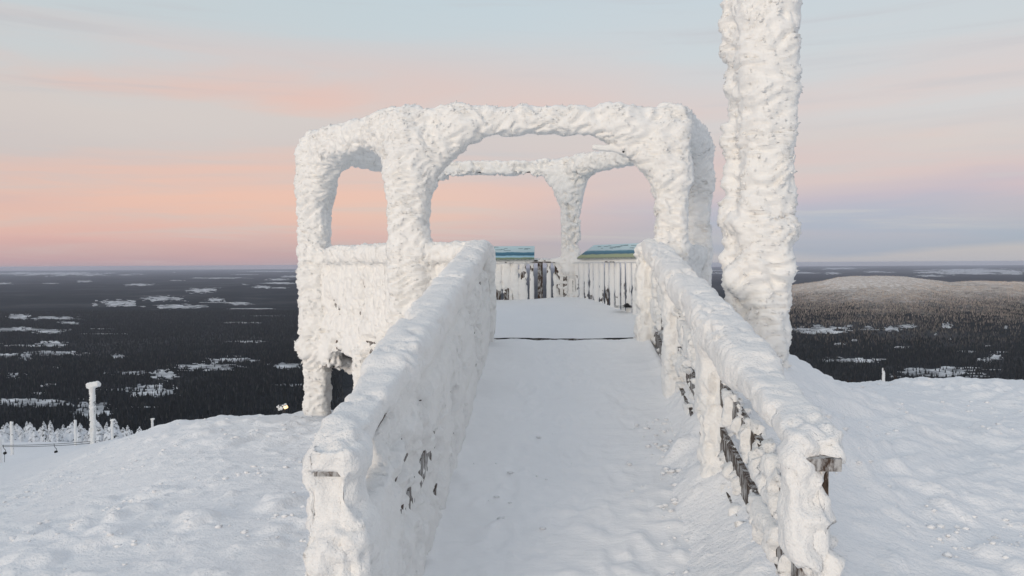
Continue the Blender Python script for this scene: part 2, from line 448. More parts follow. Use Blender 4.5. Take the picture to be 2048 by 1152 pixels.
def forest_mat():
    m, nt, b = new_mat('boreal_forest')
    geo = nt.nodes.new('ShaderNodeNewGeometry')
    pos = geo.outputs['Position']
    big = add_noise(nt, 0.0011, 5, pos, 0.6, 0.4)
    mid = add_noise(nt, 0.006, 5, pos, 0.65)
    fin = add_noise(nt, 0.045, 3, pos, 0.7)
    r = ramp_node(nt, big.outputs['Fac'], [(0.35, (0.010, 0.012, 0.012)), (0.52, (0.022, 0.024, 0.024)), (0.70, (0.075, 0.075, 0.075))])
    rm = ramp_node(nt, mid.outputs['Fac'], [(0.58, (0, 0, 0)), (0.76, (0.34, 0.34, 0.34))])
    mx = nt.nodes.new('ShaderNodeMix'); mx.data_type = 'RGBA'
    nt.links.new(rm.outputs[0], mx.inputs[0]); nt.links.new(r.outputs[0], mx.inputs[6]); mx.inputs[7].default_value = (0.16, 0.165, 0.17, 1)
    # frosted trees and open snow high on the fells, warm sunlight painted in
    sep = nt.nodes.new('ShaderNodeSeparateXYZ'); nt.links.new(pos, sep.inputs[0])
    ad = nt.nodes.new('ShaderNodeMath'); ad.operation = 'MULTIPLY_ADD'
    nt.links.new(mid.outputs['Fac'], ad.inputs[0]); ad.inputs[1].default_value = 120.0; nt.links.new(sep.outputs['Z'], ad.inputs[2])
    ad2 = nt.nodes.new('ShaderNodeMath'); ad2.operation = 'MULTIPLY_ADD'
    nt.links.new(fin.outputs['Fac'], ad2.inputs[0]); ad2.inputs[1].default_value = 60.0; nt.links.new(ad.outputs[0], ad2.inputs[2])
    fr = nt.nodes.new('ShaderNodeMapRange'); fr.inputs[1].default_value = -110; fr.inputs[2].default_value = -15
    nt.links.new(ad2.outputs[0], fr.inputs[0])
    frc = ramp_node(nt, fin.outputs['Fac'], [(0.3, (0.46, 0.39, 0.33)), (0.5, (0.70, 0.62, 0.55)), (0.7, (0.86, 0.83, 0.80))])
    mx2 = nt.nodes.new('ShaderNodeMix'); mx2.data_type = 'RGBA'
    nt.links.new(fr.outputs[0], mx2.inputs[0]); nt.links.new(mx.outputs[2], mx2.inputs[6]); nt.links.new(frc.outputs[0], mx2.inputs[7])
    nt.links.new(mx2.outputs[2], b.inputs['Base Color'])
    b.inputs['Roughness'].default_value = 1.0
    b.inputs['Specular IOR Level'].default_value = 0.0
    bp = nt.nodes.new('ShaderNodeBump'); bp.inputs['Distance'].default_value = 14.0; bp.inputs['Strength'].default_value = 0.8
    nt.links.new(fin.outputs['Fac'], bp.inputs['Height']); nt.links.new(bp.outputs[0], b.inputs['Normal'])
    return m
M_FOREST = forest_mat()

R_FAR = 62000.0
n = 90
gx = np.linspace(-R_FAR, R_FAR, n); gy = np.linspace(-R_FAR, R_FAR, n)
X_, Y_ = np.meshgrid(gx, gy)
me = mesh_np('forest_plain', np.stack([X_.ravel(), Y_.ravel(), np.full(n * n, PLAIN)], 1), grid_faces(n, n))
tag(mobj('forest_plain', me, M_FOREST), 'dark forested lowland stretching to the horizon', None, None, 'structure')

def fan_mesh(name, fn, u0, u1, y0, y1, nu, ny):
    U, Yv = np.meshgrid(np.linspace(u0, u1, nu), np.linspace(y0, y1, ny))
    Xv = U * Yv
    return mesh_np(name, np.stack([Xv.ravel(), Yv.ravel(), fn(Xv.ravel(), Yv.ravel())], 1), grid_faces(nu, ny))
tag(mobj('fell_terrain', fan_mesh('fell_right', fell_right, HU[0] - .01, HU[-1] + .01, 1450, 7400, 240, 160), M_FOREST),
    'wooded fell with a frosted pale crest beyond the mast', None, None, 'structure')
tag(mobj('far_fell_terrain', fan_mesh('fell_left', fell_left, -0.55, 0.05, 8200, 15500, 120, 100), M_FOREST),
    'low far fell with snow patches beside the corner post', None, None, 'structure')

def hit_far(px, py):
    d = ray(px, py)
    lo = 900.0
    y = np.geomspace(900, 60000, 1500)
    h = EYE + d.z * y - far_h(d.x * y, y)
    k = np.argmax(h < 0)
    if h[k] >= 0: return None
    yy = y[k - 1] + (y[k] - y[k - 1]) * h[k - 1] / (h[k - 1] - h[k] + 1e-9) if k else y[0]
    return np.array([d.x * yy, yy])

def bog_mat():
    m, nt, b = new_mat('open_bog_snow')
    geo = nt.nodes.new('ShaderNodeNewGeometry')
    n = add_noise(nt, 0.011, 6, geo.outputs['Position'], 0.75)
    r = ramp_node(nt, n.outputs['Fac'], [(0.36, (0.09, 0.095, 0.10)), (0.48, (0.38, 0.39, 0.40)), (0.62, (0.80, 0.80, 0.81))])
    nt.links.new(r.outputs[0], b.inputs['Base Color']); b.inputs['Roughness'].default_value = 0.9
    return m
M_BOG = bog_mat()
BOGS = []       # (centre, half axes, rotation seed, sparse)
def bog(x0, x1, y0, y1, sparse=0.0, seed=0):
    a = hit_far(x0, (y0 + y1) / 2); b_ = hit_far(x1, (y0 + y1) / 2)
    n_ = hit_far((x0 + x1) / 2, y1); f_ = hit_far((x0 + x1) / 2, y0)
    if a is None or b_ is None or n_ is None or f_ is None: return
    c = (a + b_) / 2; ex = (b_ - a) / 2; ey = (f_ - n_) / 2
    c = (c + (n_ + f_) / 2) / 2
    BOGS.append((c, ex, ey, sparse, seed))
bl = [(193, 278, 600, 615), (285, 365, 593, 604), (413, 451, 597, 605), (455, 502, 606, 611), (368, 437, 577, 587),
      (12, 62, 629, 640), (58, 156, 634, 641), (118, 161, 644, 650), (-20, 80, 655, 664), (66, 127, 660, 669), (75, 134, 683, 695),
      (222, 250, 710, 719), (350, 479, 728, 743), (542, 606, 727, 740), (302, 354, 742, 761),
      (-40, 236, 545, 552), (153, 186, 562, 566), (83, 118, 567, 569), (-10, 25, 566, 570), (248, 312, 568, 573), (337, 368, 561, 563), (377, 503, 556, 558.5),
      (465, 520, 549.5, 551), (345, 352, 545, 546.5), (470, 610, 543, 545),
      (1821, 2080, 538, 550), (1639, 1727, 536, 540), (1727, 1775, 543, 546.5), (1647, 1683, 545, 550), (1832, 1890, 550.5, 555), (1570, 1640, 545, 548.5),
      (1400, 1470, 541, 543), (1420, 1460, 546, 548.5),
      (1624, 1644, 650, 657), (1690, 1706, 651, 656), (1727, 1747, 653, 662), (1884, 1904, 648, 659), (1768, 1800, 654, 664), (1795, 1835, 650, 658), (2008, 2016, 652, 660),
      (1980, 2004, 711, 722), (1897, 1903, 678, 682), (1868, 1874, 668, 673),
      (532, 578, 558, 562), (520, 600, 566, 570), (505, 545, 572, 578), (560, 612, 552, 556), (540, 575, 575.5, 578)]
for k, q in enumerate(bl): bog(*q, 0.0, k)
sp = [(312, 410, 609, 617), (410, 520, 716, 726), (222, 302, 742, 751), (257, 351, 768, 795), (-30, 142, 797, 814), (142, 222, 806, 838),
      (40, 66, 704, 720), (-20, 40, 707, 717), (62, 165, 702, 711), (15, 40, 750, 758), (1560, 1700, 655, 668), (1650, 1760, 716, 726), (1955, 1985, 716, 726), (1800, 1960, 735, 755)]
for k, q in enumerate(sp): bog(*q, 1.0, 100 + k)
_r = np.random.default_rng(77)
for k in range(30):                    # thin glades in the wood
    left = k < 20
    x0 = _r.uniform(-20, 580) if left else _r.uniform(1570, 2040)
    y0 = _r.uniform(560, 835) if left else _r.uniform(650, 745)
    bog(x0, x0 + _r.uniform(15, 90) * (1 if left else .5), y0, y0 + _r.uniform(1.0, 1.5 + (y0 - 545) * 0.018), 0.75, 200 + k)

def bog_field(X, Y, b):
    """<0 inside the clearing; outline broken by noise"""
    c, ex, ey, s, seed = b
    M = np.linalg.inv(np.stack([ex, ey], 1))
    q = (np.stack([X, Y], -1) - c) @ M.T
    r = np.maximum(np.abs(q[..., 0]) ** 2.6, 0) + np.abs(q[..., 1]) ** 2.6
    nn = fbm(q[..., 0] * 2.1 * (1 + np.hypot(*ex) / 500.0) ** .3 + seed * 3.7, q[..., 1] * 2.3 + q[..., 0] * .4, 0 * q[..., 0] + seed, 4)
    return r ** (1 / 2.6) - 0.90 - 0.74 * nn

def build_bogs():
    for b in BOGS:
        c, ex, ey, s, seed = b
        if s: continue
        nu, nv = 96, 40
        a = np.linspace(-1.35, 1.35, nu); e = np.linspace(-1.35, 1.35, nv)
        A, E = np.meshgrid(a, e)
        P = c + A[..., None] * ex + E[..., None] * ey
        f = bog_field(P[..., 0], P[..., 1], b)
        lift = 1.0 + np.hypot(*c) * 0.0006
        h = far_h(P[..., 0], P[..., 1]) + lift
        V = np.concatenate([P, h[..., None]], -1).reshape(-1, 3)
        F = grid_faces(nu, nv)
        fm = f.ravel()[F].mean(1); keep = fm < -0.30 * np.random.default_rng(seed + 5).random(len(fm)) ** 1.5
        F = F[keep]
        if not len(F): continue
        ids, inv = np.unique(F, return_inverse=True)
        name = 'frozen_lake' if np.hypot(*c) > 12000 else 'snowy_bog'
        tag(mobj(name, mesh_np(name, V[ids], inv.reshape(F.shape)), M_BOG), None, None, None, 'structure')
build_bogs()

# the wood of the nearer lowland: one mass of spruces
def forest_trees():
    def scatter(u0, u1, y0, y1, dens0):
        area = abs(u1 - u0) * (y1 * y1 - y0 * y0) / 2
        cnt = int(area / dens0)
        U = RNG.uniform(u0, u1, cnt); Yv = np.sqrt(RNG.uniform(y0 * y0, y1 * y1, cnt))
        return U * Yv, Yv
    parts = [scatter(-0.76, -0.27, 1330, 2600, 62.0), scatter(-0.76, -0.27, 2600, 5200, 130.0),
             scatter(0.24, 0.64, 1330, 2700, 62.0), scatter(0.24, 0.64, 2700, 5000, 110.0)]
    X = np.concatenate([p[0] for p in parts]); Y = np.concatenate([p[1] for p in parts])
    keep = np.ones(len(X), bool)
    dens = fbm(X / 260.0, Y / 420.0, 0 * X + 1.5, 3)
    keep &= RNG.random(len(X)) < np.clip(1.0 + dens * 0.5, 0.35, 1)
    hz_ = far_h(X, Y)
    thin_ = sstep(-165, -110, hz_ + 45 * pn(X / 240.0, Y / 240.0, 0 * X + 3) - EYE)
    keep &= RNG.random(len(X)) > 0.85 * thin_
    for b in BOGS:
        c, ex, ey, s, seed = b
        rad = np.hypot(*ex) * 1.6 + np.hypot(*ey) * 1.6
        m = (np.hypot(X - c[0], Y - c[1]) < rad)
        idx = np.nonzero(m)[0]
        if not len(idx): continue
        f = bog_field(X[idx], Y[idx], b)
        drop = (f < 0) & (RNG.random(len(idx)) < (0.99 if not s else 0.86 * s))
        keep[idx[drop]] = False
    X, Y = X[keep], Y[keep]
    Z = far_h(X, Y)
    me = mesh_np('forest_points', np.stack([X, Y, Z], 1), np.zeros((0, 3), int))
    hgt = (7.0 + 7.0 * RNG.random(len(X)) ** 1.3) * np.clip(1 - (Z - PLAIN) / 420.0, .5, 1)
    at = me.attributes.new('tree_height', 'FLOAT', 'POINT'); at.data.foreach_set('value', hgt.astype(np.float32))
    o = mobj('forest', me, None)
    tag(o, 'dense dark spruce forest covering the lowland', None, None, 'stuff')
    m, nt, b = new_mat('forest_spruce')
    oi = nt.nodes.new('ShaderNodeObjectInfo')
    geo = nt.nodes.new('ShaderNodeNewGeometry')
    sep = nt.nodes.new('ShaderNodeSeparateXYZ'); nt.links.new(geo.outputs['Position'], sep.inputs[0])
    r = ramp_node(nt, oi.outputs['Random'], [(0.0, (0.007, 0.008, 0.006)), (0.6, (0.016, 0.017, 0.014)), (0.93, (0.030, 0.030, 0.026)), (1.0, (0.055, 0.053, 0.048))])
    md = nt.nodes.new('ShaderNodeMath'); md.operation = 'MULTIPLY_ADD'
    nt.links.new(oi.outputs['Random'], md.inputs[0]); md.inputs[1].default_value = 55.0; nt.links.new(sep.outputs['Z'], md.inputs[2])
    fr = nt.nodes.new('ShaderNodeMapRange'); fr.inputs[1].default_value = -216; fr.inputs[2].default_value = -92
    nt.links.new(md.outputs[0], fr.inputs[0])
    mx = nt.nodes.new('ShaderNodeMix'); mx.data_type = 'RGBA'
    nt.links.new(fr.outputs[0], mx.inputs[0]); nt.links.new(r.outputs[0], mx.inputs[6]); mx.inputs[7].default_value = (0.60, 0.50, 0.42, 1)  # frost on the high trees, its tan tint painting in the warm sun
    nt.links.new(mx.outputs[2], b.inputs['Base Color']); b.inputs['Roughness'].default_value = 1.0; b.inputs['Specular IOR Level'].default_value = 0.0
    g = bpy.data.node_groups.new('forest_scatter', 'GeometryNodeTree')
    g.interface.new_socket('Geometry', in_out='INPUT', socket_type='NodeSocketGeometry')
    g.interface.new_socket('Geometry', in_out='OUTPUT', socket_type='NodeSocketGeometry')
    N = g.nodes.new; L = g.links.new
    gi, go = N('NodeGroupInput'), N('NodeGroupOutput')
    join = N('GeometryNodeJoinGeometry')
    for z0, hh, rr in ((0.02, 0.62, 0.20), (0.38, 0.62, 0.13)):
        cn = N('GeometryNodeMeshCone'); cn.inputs['Vertices'].default_value = 6; cn.inputs['Radius Bottom'].default_value = rr
        cn.inputs['Depth'].default_value = hh; cn.fill_type = 'NONE'
        tr = N('GeometryNodeTransform'); tr.inputs['Translation'].default_value = (0, 0, z0)
        L(cn.outputs['Mesh'], tr.inputs['Geometry']); L(tr.outputs[0], join.inputs[0])
    sm = N('GeometryNodeSetMaterial'); sm.inputs['Material'].default_value = m; L(join.outputs[0], sm.inputs['Geometry'])
    iop = N('GeometryNodeInstanceOnPoints'); L(gi.outputs[0], iop.inputs['Points']); L(sm.outputs[0], iop.inputs['Instance'])
    na = N('GeometryNodeInputNamedAttribute'); na.data_type = 'FLOAT'; na.inputs['Name'].default_value = 'tree_height'
    L(na.outputs['Attribute'], iop.inputs['Scale'])
    L(iop.outputs[0], go.inputs[0])
    md_ = o.modifiers.new('scatter', 'NODES'); md_.node_group = g
    print('forest trees', len(X))
forest_trees()

# snow under the thinly wooded bogs
def thin_bogs():
    for b in BOGS:
        c, ex, ey, s, seed = b
        if not s: continue
        nu, nv = 40, 26
        A, E = np.meshgrid(np.linspace(-1.35, 1.35, nu), np.linspace(-1.35, 1.35, nv))
        P = c + A[..., None] * ex + E[..., None] * ey
        f = bog_field(P[..., 0], P[..., 1], b)
        h = far_h(P[..., 0], P[..., 1]) + 1.0 - np.clip(f * 12, 0, 1) * 8
        F = grid_faces(nu, nv); F = F[(f.ravel()[F] < 0.1).any(1)]
        if not len(F): continue
        ids, inv = np.unique(F, return_inverse=True)
        V = np.concatenate([P, h[..., None]], -1).reshape(-1, 3)
        tag(mobj('wooded_bog', mesh_np('wooded_bog', V[ids], inv.reshape(F.shape)), M_BOG), None, None, None, 'structure')
thin_bogs()

# ------------------------------------------------------------------ rime: smooth union of the coated members, meshed by surface nets
def frame_of(p0, p1, up=(0, 0, 1)):
    p0, p1 = np.array(p0, float), np.array(p1, float)
    a = p1 - p0; l = np.linalg.norm(a); a /= l
    up = np.array(up, float)
    if abs(a @ up) > 0.98: up = np.array([0, 1.0, 0])
    s = np.cross(a, up); s /= np.linalg.norm(s)
    t = np.cross(s, a)
    return (p0 + p1) / 2, np.stack([a, s, t], 1), l            # columns: along, sideways, up

class Prim:
    def __init__(self, part, p0, p1, w, t, r, k=0.08, shift=(0, 0, 0), style=0, up=(0, 0, 1), ext=0.0):
        self.c0, self.R, l = frame_of(p0, p1, up)
        self.h0 = np.array([l / 2, w / 2, t / 2])
        self.c = self.c0 + np.array(shift, float)
        self.h = np.maximum(self.h0 + np.array([ext, 0, 0]) - 0.0, 0.001)
        self.r, self.k, self.part, self.style = r, k, part, style
    def d(self, P):
        q = np.abs((P - self.c) @ self.R) - self.h
        return np.linalg.norm(np.maximum(q, 0), axis=-1) + np.minimum(q.max(-1), 0) - self.r

def box_np(c, R, h):
    s = np.array([[x, y, z] for x in (-1, 1) for y in (-1, 1) for z in (-1, 1)], float)
    V = c + (s * h) @ R.T
    F = np.array([[0, 1, 3, 2], [4, 6, 7, 5], [0, 4, 5, 1], [2, 3, 7, 6], [0, 2, 6, 4], [1, 5, 7, 3]])
    return V, F

def boxes_mesh(name, prims):
    Vs, Fs, n_ = [], [], 0
    for c, R, h in prims:
        v, f = box_np(c, R, h); Vs.append(v); Fs.append(f + n_); n_ += 8
    return mesh_np(name, np.concatenate(Vs), np.concatenate(Fs), False)

def surface_nets(prims, hv, nb=12, margin=0.22):
    lo = np.min([p.c - np.abs(p.R) @ (p.h + p.r) for p in prims], 0) - 0.25
    hi = np.max([p.c + np.abs(p.R) @ (p.h + p.r) for p in prims], 0) + 0.25
    bs = nb * hv
    nbk = np.ceil((hi - lo) / bs).astype(int)
    ctr = np.stack(np.meshgrid(*[np.arange(k) for k in nbk], indexing='ij'), -1).reshape(-1, 3)
    C = lo + (ctr + 0.5) * bs
    D = np.stack([p.d(C) for p in prims], 1).astype(np.float32)
    half = bs * 0.867
    m = D.min(1)
    act = np.nonzero((m < half + 0.10) & (m > -half))[0]
    g = np.arange(nb + 1) * hv
    G = np.stack(np.meshgrid(g, g, g, indexing='ij'), -1)
    cells, verts = [], []
    e_x, e_y, e_z = [], [], []
    for bi in act:
        base = lo + ctr[bi] * bs
        P = (base + G).reshape(-1, 3)
        use = np.nonzero(D[bi] < half + margin)[0]
        val = None
        for ui in use:
            p = prims[ui]; d = p.d(P)
            if val is None: val = d; continue
            k = p.k
            hh = np.maximum(k - np.abs(val - d), 0) / k
            val = np.minimum(val, d) - hh * hh * k * 0.25
        if val is None: continue
        v = val.reshape(nb + 1, nb + 1, nb + 1)
        s = v < 0
        if s.all() or not s.any(): continue
        cor = [(a, b_, c) for a in (0, 1) for b_ in (0, 1) for c in (0, 1)]
        sl = lambda a, o: a[o[0]:nb + o[0], o[1]:nb + o[1], o[2]:nb + o[2]]
        cs = sum(sl(s, o).astype(np.int8) for o in cor)
        ijk = np.argwhere((cs > 0) & (cs < 8))
        if not len(ijk): continue
        # vertex = mean of edge crossings
        acc = np.zeros((len(ijk), 3)); cnt = np.zeros(len(ijk))
        vv = {o: v[ijk[:, 0] + o[0], ijk[:, 1] + o[1], ijk[:, 2] + o[2]] for o in cor}
        for o in cor:
            for ax in range(3):
                if o[ax]: continue
                o2 = list(o); o2[ax] = 1; o2 = tuple(o2)
                a, b_ = vv[o], vv[o2]
                x = (a < 0) != (b_ < 0)
                t = np.where(x, a / np.where(x, a - b_, 1), 0)
                pt = np.array(o, float)[None].repeat(len(ijk), 0); pt[:, ax] += t
                acc[x] += pt[x]; cnt[x] += 1
        acc /= cnt[:, None]
        gi = ijk + ctr[bi] * nb
        cells.append(gi); verts.append(lo + (gi + acc) * hv)
        s0 = vv[(0, 0, 0)] < 0
        for ax, lst, o in ((0, e_x, (1, 0, 0)), (1, e_y, (0, 1, 0)), (2, e_z, (0, 0, 1))):
            s1 = vv[o] < 0
            x = s0 != s1
            if x.any(): lst.append(np.concatenate([gi[x], s0[x][:, None].astype(int)], 1))
    cells = np.concatenate(cells); V = np.concatenate(verts)
    dim = nbk * nb + 2
    key = lambda c: (c[:, 0] * dim[1] + c[:, 1]) * dim[2] + c[:, 2]
    ks = key(cells); order = np.argsort(ks); ks = ks[order]; V = V[order]
    def look(c):
        kk = key(c); p = np.clip(np.searchsorted(ks, kk), 0, len(ks) - 1)
        return np.where(ks[p] == kk, p, -1)
    quads = []
    for lst, a, b_ in ((e_x, 1, 2), (e_y, 2, 0), (e_z, 0, 1)):
        if not lst: continue
        E = np.concatenate(lst); c = E[:, :3]; ins = E[:, 3].astype(bool)
        da = np.zeros(3, int); da[a] = 1; db = np.zeros(3, int); db[b_] = 1
        q = np.stack([look(c), look(c - da), look(c - da - db), look(c - db)], 1)
        ok = (q >= 0).all(1); q = q[ok]; ins = ins[ok]
        q[~ins] = q[~ins][:, ::-1]
        quads.append(q)
    return V, np.concatenate(quads)

def vnormals(V, Q):
    a = V[Q[:, 2]] - V[Q[:, 0]]; b_ = V[Q[:, 3]] - V[Q[:, 1]]
    n_ = np.cross(a, b_)
    N = np.zeros_like(V)
    for k in range(4): np.add.at(N, Q[:, k], n_)
    return N / (np.linalg.norm(N, axis=1)[:, None] + 1e-12), np.linalg.norm(n_, axis=1) / 2

# styles: lump amplitude, feather amplitude, (fx, fz) feather frequency, flakes per m2, bald strength
STYLES = {
    'frame':  dict(lump=0.028, feath=0.026, fx=5.0, fz=21.0, flakes=1100, fl=(0.025, 0.075), bald=0.0, bias=0.0, flow=(0.88, 0.0, 0.40)),
    'thin':   dict(lump=0.018, feath=0.016, fx=7.0, fz=22.0, flakes=700, fl=(0.015, 0.045), bald=0.10, bias=0.0, flow=(0.9, 0.0, 0.35)),
    'wall':   dict(lump=0.022, feath=0.020, fx=17.0, fz=4.5, flakes=650, fl=(0.015, 0.045), bald=0.05, bias=-0.05),
    'slat':   dict(lump=0.010, feath=0.010, fx=14.0, fz=12.0, flakes=120, fl=(0.012, 0.03), bald=0.05, bias=0.0),
    'open':   dict(lump=0.003, feath=0.003, fx=14.0, fz=12.0, flakes=0, fl=(0.01, 0.02), bald=0.012, bias=0.0),
    'mast':   dict(lump=0.034, feath=0.030, fx=2.8, fz=17.0, flakes=1200, fl=(0.025, 0.075), bald=0.0, bias=0.0, flow=(1.0, 0.0, 0.06)),
    'soft':   dict(lump=0.015, feath=0.009, fx=9.0, fz=9.0, flakes=60, fl=(0.01, 0.03), bald=0.035, bias=0.0),
    'smooth': dict(lump=0.017, feath=0.004, fx=9.0, fz=9.0, flakes=40, fl=(0.01, 0.03), bald=0.03, bias=0.0),
    'ledge':  dict(lump=0.014, feath=0.010, fx=9.0, fz=9.0, flakes=60, fl=(0.01, 0.03), bald=0.055, bias=0.0),
    'patchy': dict(lump=0.016, feath=0.012, fx=8.0, fz=11.0, flakes=60, fl=(0.012, 0.03), bald=0.12, bias=0.17),
}
SN = list(STYLES)
WIND = np.array([-0.55, -0.80, 0.12]); WIND /= np.linalg.norm(WIND)

def flakes_mesh(P, Nn, L_, flow, rng):
    """rime feathers laid along the wind like shingles: root, middle, tip; 9 triangles each"""
    m = len(P)
    fl = flow + rng.normal(size=(m, 3)) * 0.22
    fl = fl - Nn * (fl * Nn).sum(1)[:, None]
    fl /= np.linalg.norm(fl, axis=1)[:, None] + 1e-9
    d = fl * 0.86 + Nn * rng.uniform(0.05, 0.42, m)[:, None]
    d /= np.linalg.norm(d, axis=1)[:, None]
    s = np.cross(d, Nn); s /= np.linalg.norm(s, axis=1)[:, None] + 1e-9
    t = np.cross(s, d)
    w = L_ * rng.uniform(0.16, 0.30, m)
    th = w * 0.55
    root = P - Nn * 0.014 - d * (L_ * .22)[:, None]
    V = np.empty((m, 7, 3))
    for k, (a, b_) in enumerate(((1, 0), (-.8, 1), (-.8, -1))):
        V[:, k] = root + (s * (b_ * w)[:, None] * .08) + (t * (a * th)[:, None] * .08)
        V[:, 3 + k] = root + d * (L_ * 0.6)[:, None] + s * (b_ * w)[:, None] + t * (np.where(a > 0, a * th * .8, a * th * 1.6))[:, None]
    V[:, 6] = root + d * L_[:, None] + t * (L_ * 0.05)[:, None]
    F = np.array([[0, 1, 4], [0, 4, 3], [1, 2, 5], [1, 5, 4], [2, 0, 3], [2, 3, 5], [3, 4, 6], [4, 5, 6], [5, 3, 6]])
    return V.reshape(-1, 3), (np.arange(m)[:, None, None] * 7 + F[None]).reshape(-1, 3)

def tri_normals(V, T):
    n_ = np.cross(V[T[:, 1]] - V[T[:, 0]], V[T[:, 2]] - V[T[:, 0]])
    N = np.zeros_like(V)
    for k in range(3): np.add.at(N, T[:, k], n_)
    return N / (np.linalg.norm(N, axis=1)[:, None] + 1e-12)

def make_rime(prims, hv, parts, mat, seed=0, flake_scale=1.0, org=(0, 0, 0)):
    """parts: part key -> parent object; one child named rime per part"""
    rng = np.random.default_rng(100 + seed)
    V, Q = surface_nets(prims, hv)
    N, A = vnormals(V, Q)
    # nearest member of every vertex
    best = np.full(len(V), 1e9); who = np.zeros(len(V), int)
    for i, p in enumerate(prims):
        ext = np.abs(p.R) @ (p.h + p.r) + 0.3
        m = (np.abs(V - p.c) < ext).all(1)
        if not m.any(): continue
        d = p.d(V[m]); idx = np.nonzero(m)[0]
        b_ = d < best[idx]
        best[idx[b_]] = d[b_]; who[idx[b_]] = i
    sty = np.array([SN.index(p.style) for p in prims])[who]
    def par(k): return np.array([STYLES[s][k] for s in SN])[sty]
    x, y, z = V[:, 0], V[:, 1], V[:, 2]
    w1 = pn(x * 3.1, y * 3.1, z * 3.1 + seed)
    w2 = pn(x * 3.3 + 5, y * 3.3, z * 3.3 - seed)
    lump = pn(x * 5 + w1, y * 5, z * 5 + w2) + 0.35 * pn(x * 12, y * 12 + w1, z * 12)
    fx, fz = par('fx'), par('fz')
    def ridge(n_): return 1 - 2.2 * np.abs(n_)
    flow = np.array([STYLES[s].get('flow', (1, 0, 0)) for s in SN], float)[sty]
    flow = flow + np.stack([0 * w1, 0.25 * w2, 0.55 * w1], 1)
    flow /= np.linalg.norm(flow, axis=1)[:, None]
    fb = np.stack([-flow[:, 2], 0 * w1, flow[:, 0]], 1)            # across the wind, in the x-z plane
    ca = x * 0.97 + z * 0.25; cb = z * 0.97 - x * 0.25
    is_flow = np.array([1.0 if 'flow' in STYLES[s] else 0.0 for s in SN])[sty]
    ax_ = np.where(is_flow > 0, ca, x); az_ = np.where(is_flow > 0, cb, z)
    f1 = ridge(pn(ax_ * fx + w1 * 1.2, y * fx * 1.3 + w2, az_ * fz + w1 * 2.6))
    f2 = ridge(pn(ax_ * fx * 2 + w2 * 2, y * fx * 2, az_ * fz * 1.9 + w1 * 3))
    bald = np.minimum(0, 0.9 * pn(x * 2.4 + 11, y * 2.4 + seed * 3, z * 2.4) + 0.5 * pn(x * 7, y * 7, z * 7 + 3) + 0.4 * pn(x * 19, y * 19, z * 19 + 3) + 0.02 - par('bias'))
    disp = par('lump') * lump + par('feath') * (f1 * 0.75 + f2 * 0.35) + par('bald') * bald * 2.2
    disp = np.maximum(disp, -(np.array([p.r for p in prims])[who] + 0.011))
    V2 = V + N * disp[:, None] + WIND * (par('feath') * 0.5 * f1)[:, None]
    N2, _ = vnormals(V2, Q)
    # feathers
    fden = par('flakes') * flake_scale
    va = np.zeros(len(V))
    for k in range(4): np.add.at(va, Q[:, k], A / 4)
    face_w = np.clip(0.45 + 0.75 * (N @ WIND), 0.12, 1.2)
    num = rng.poisson(np.clip(va * fden * face_w, 0, 3))
    src = np.repeat(np.arange(len(V)), num)
    FV = FF = None
    if len(src):
        lo_ = np.array([STYLES[s]['fl'][0] for s in SN])[sty[src]]; hi_ = np.array([STYLES[s]['fl'][1] for s in SN])[sty[src]]
        L_ = lo_ + (hi_ - lo_) * rng.random(len(src)) ** 1.6
        FV, FF = flakes_mesh(V2[src], N2[src], L_, flow[src], rng); FN = tri_normals(FV, FF)
    keys = [p.part for p in prims]
    uniq = list(dict.fromkeys(keys))
    kid = np.array([uniq.index(k) for k in keys])[who]
    fk = kid[Q[:, 0]]
    out = {}
    for i, k in enumerate(uniq):
        q = Q[fk == i]
        if not len(q): continue
        ids, inv = np.unique(q, return_inverse=True)
        v = V2[ids]; F = [inv.reshape(q.shape)]; nv_ = N2[ids]
        if FV is not None:
            sel = np.nonzero(kid[src] == i)[0]
            if len(sel):
                fv = FV.reshape(-1, 7, 3)[sel].reshape(-1, 3)
                ff = (np.arange(len(sel))[:, None, None] * 7 + (FF.reshape(-1, 9, 3)[:1])).reshape(-1, 3) + len(v)
                fn = FN.reshape(-1, 7, 3)[sel].reshape(-1, 3) * 0.7 + np.repeat(N2[src[sel]], 7, 0) * 0.3
                fn /= np.linalg.norm(fn, axis=1)[:, None] + 1e-9
                v = np.concatenate([v, fv]); F.append(ff); nv_ = np.concatenate([nv_, fn])
        me_ = mesh_np('rime', v - np.array(org), F)
        me_.normals_split_custom_set_from_vertices(nv_.astype(np.float32))
        out[k] = mobj('rime', me_, mat, parts[k])
    print('rime', seed, len(V), 'verts', len(src), 'feathers')
    return out

# ------------------------------------------------------------------ the viewing platform
ZF = 0.69
ZB = 3.17                      # roof ring
ZR = 1.70                      # hand rail of the platform
VA, VB, VC, VD, VE, VF = [np.array(p) for p in ((-3.24, 10.85), (-1.66, 9.12), (1.34, 9.12), (1.885, 10.8), (0.25, 13.4), (-2.3, 13.4))]
GL, GR = np.array([-0.83, 9.02]), np.array([1.05, 9.02])         # gate posts at the head of the ramp
platform = empty('viewing_platform', (0, 11, ZF))
tag(platform, 'rime-coated open timber viewing platform on stilts at the head of the ramp', 'viewing platform')
bpy.context.view_layer.update()
def keep(o, parent):
    o.parent = parent; o.matrix_parent_inverse = Matrix.Translation(-Vector(parent_world(parent)))
    return o
def parent_world(o):
    v = Vector((0, 0, 0))
    while o is not None: v += o.location; o = o.parent
    return v
P3 = lambda p, z: np.array([p[0], p[1], z])

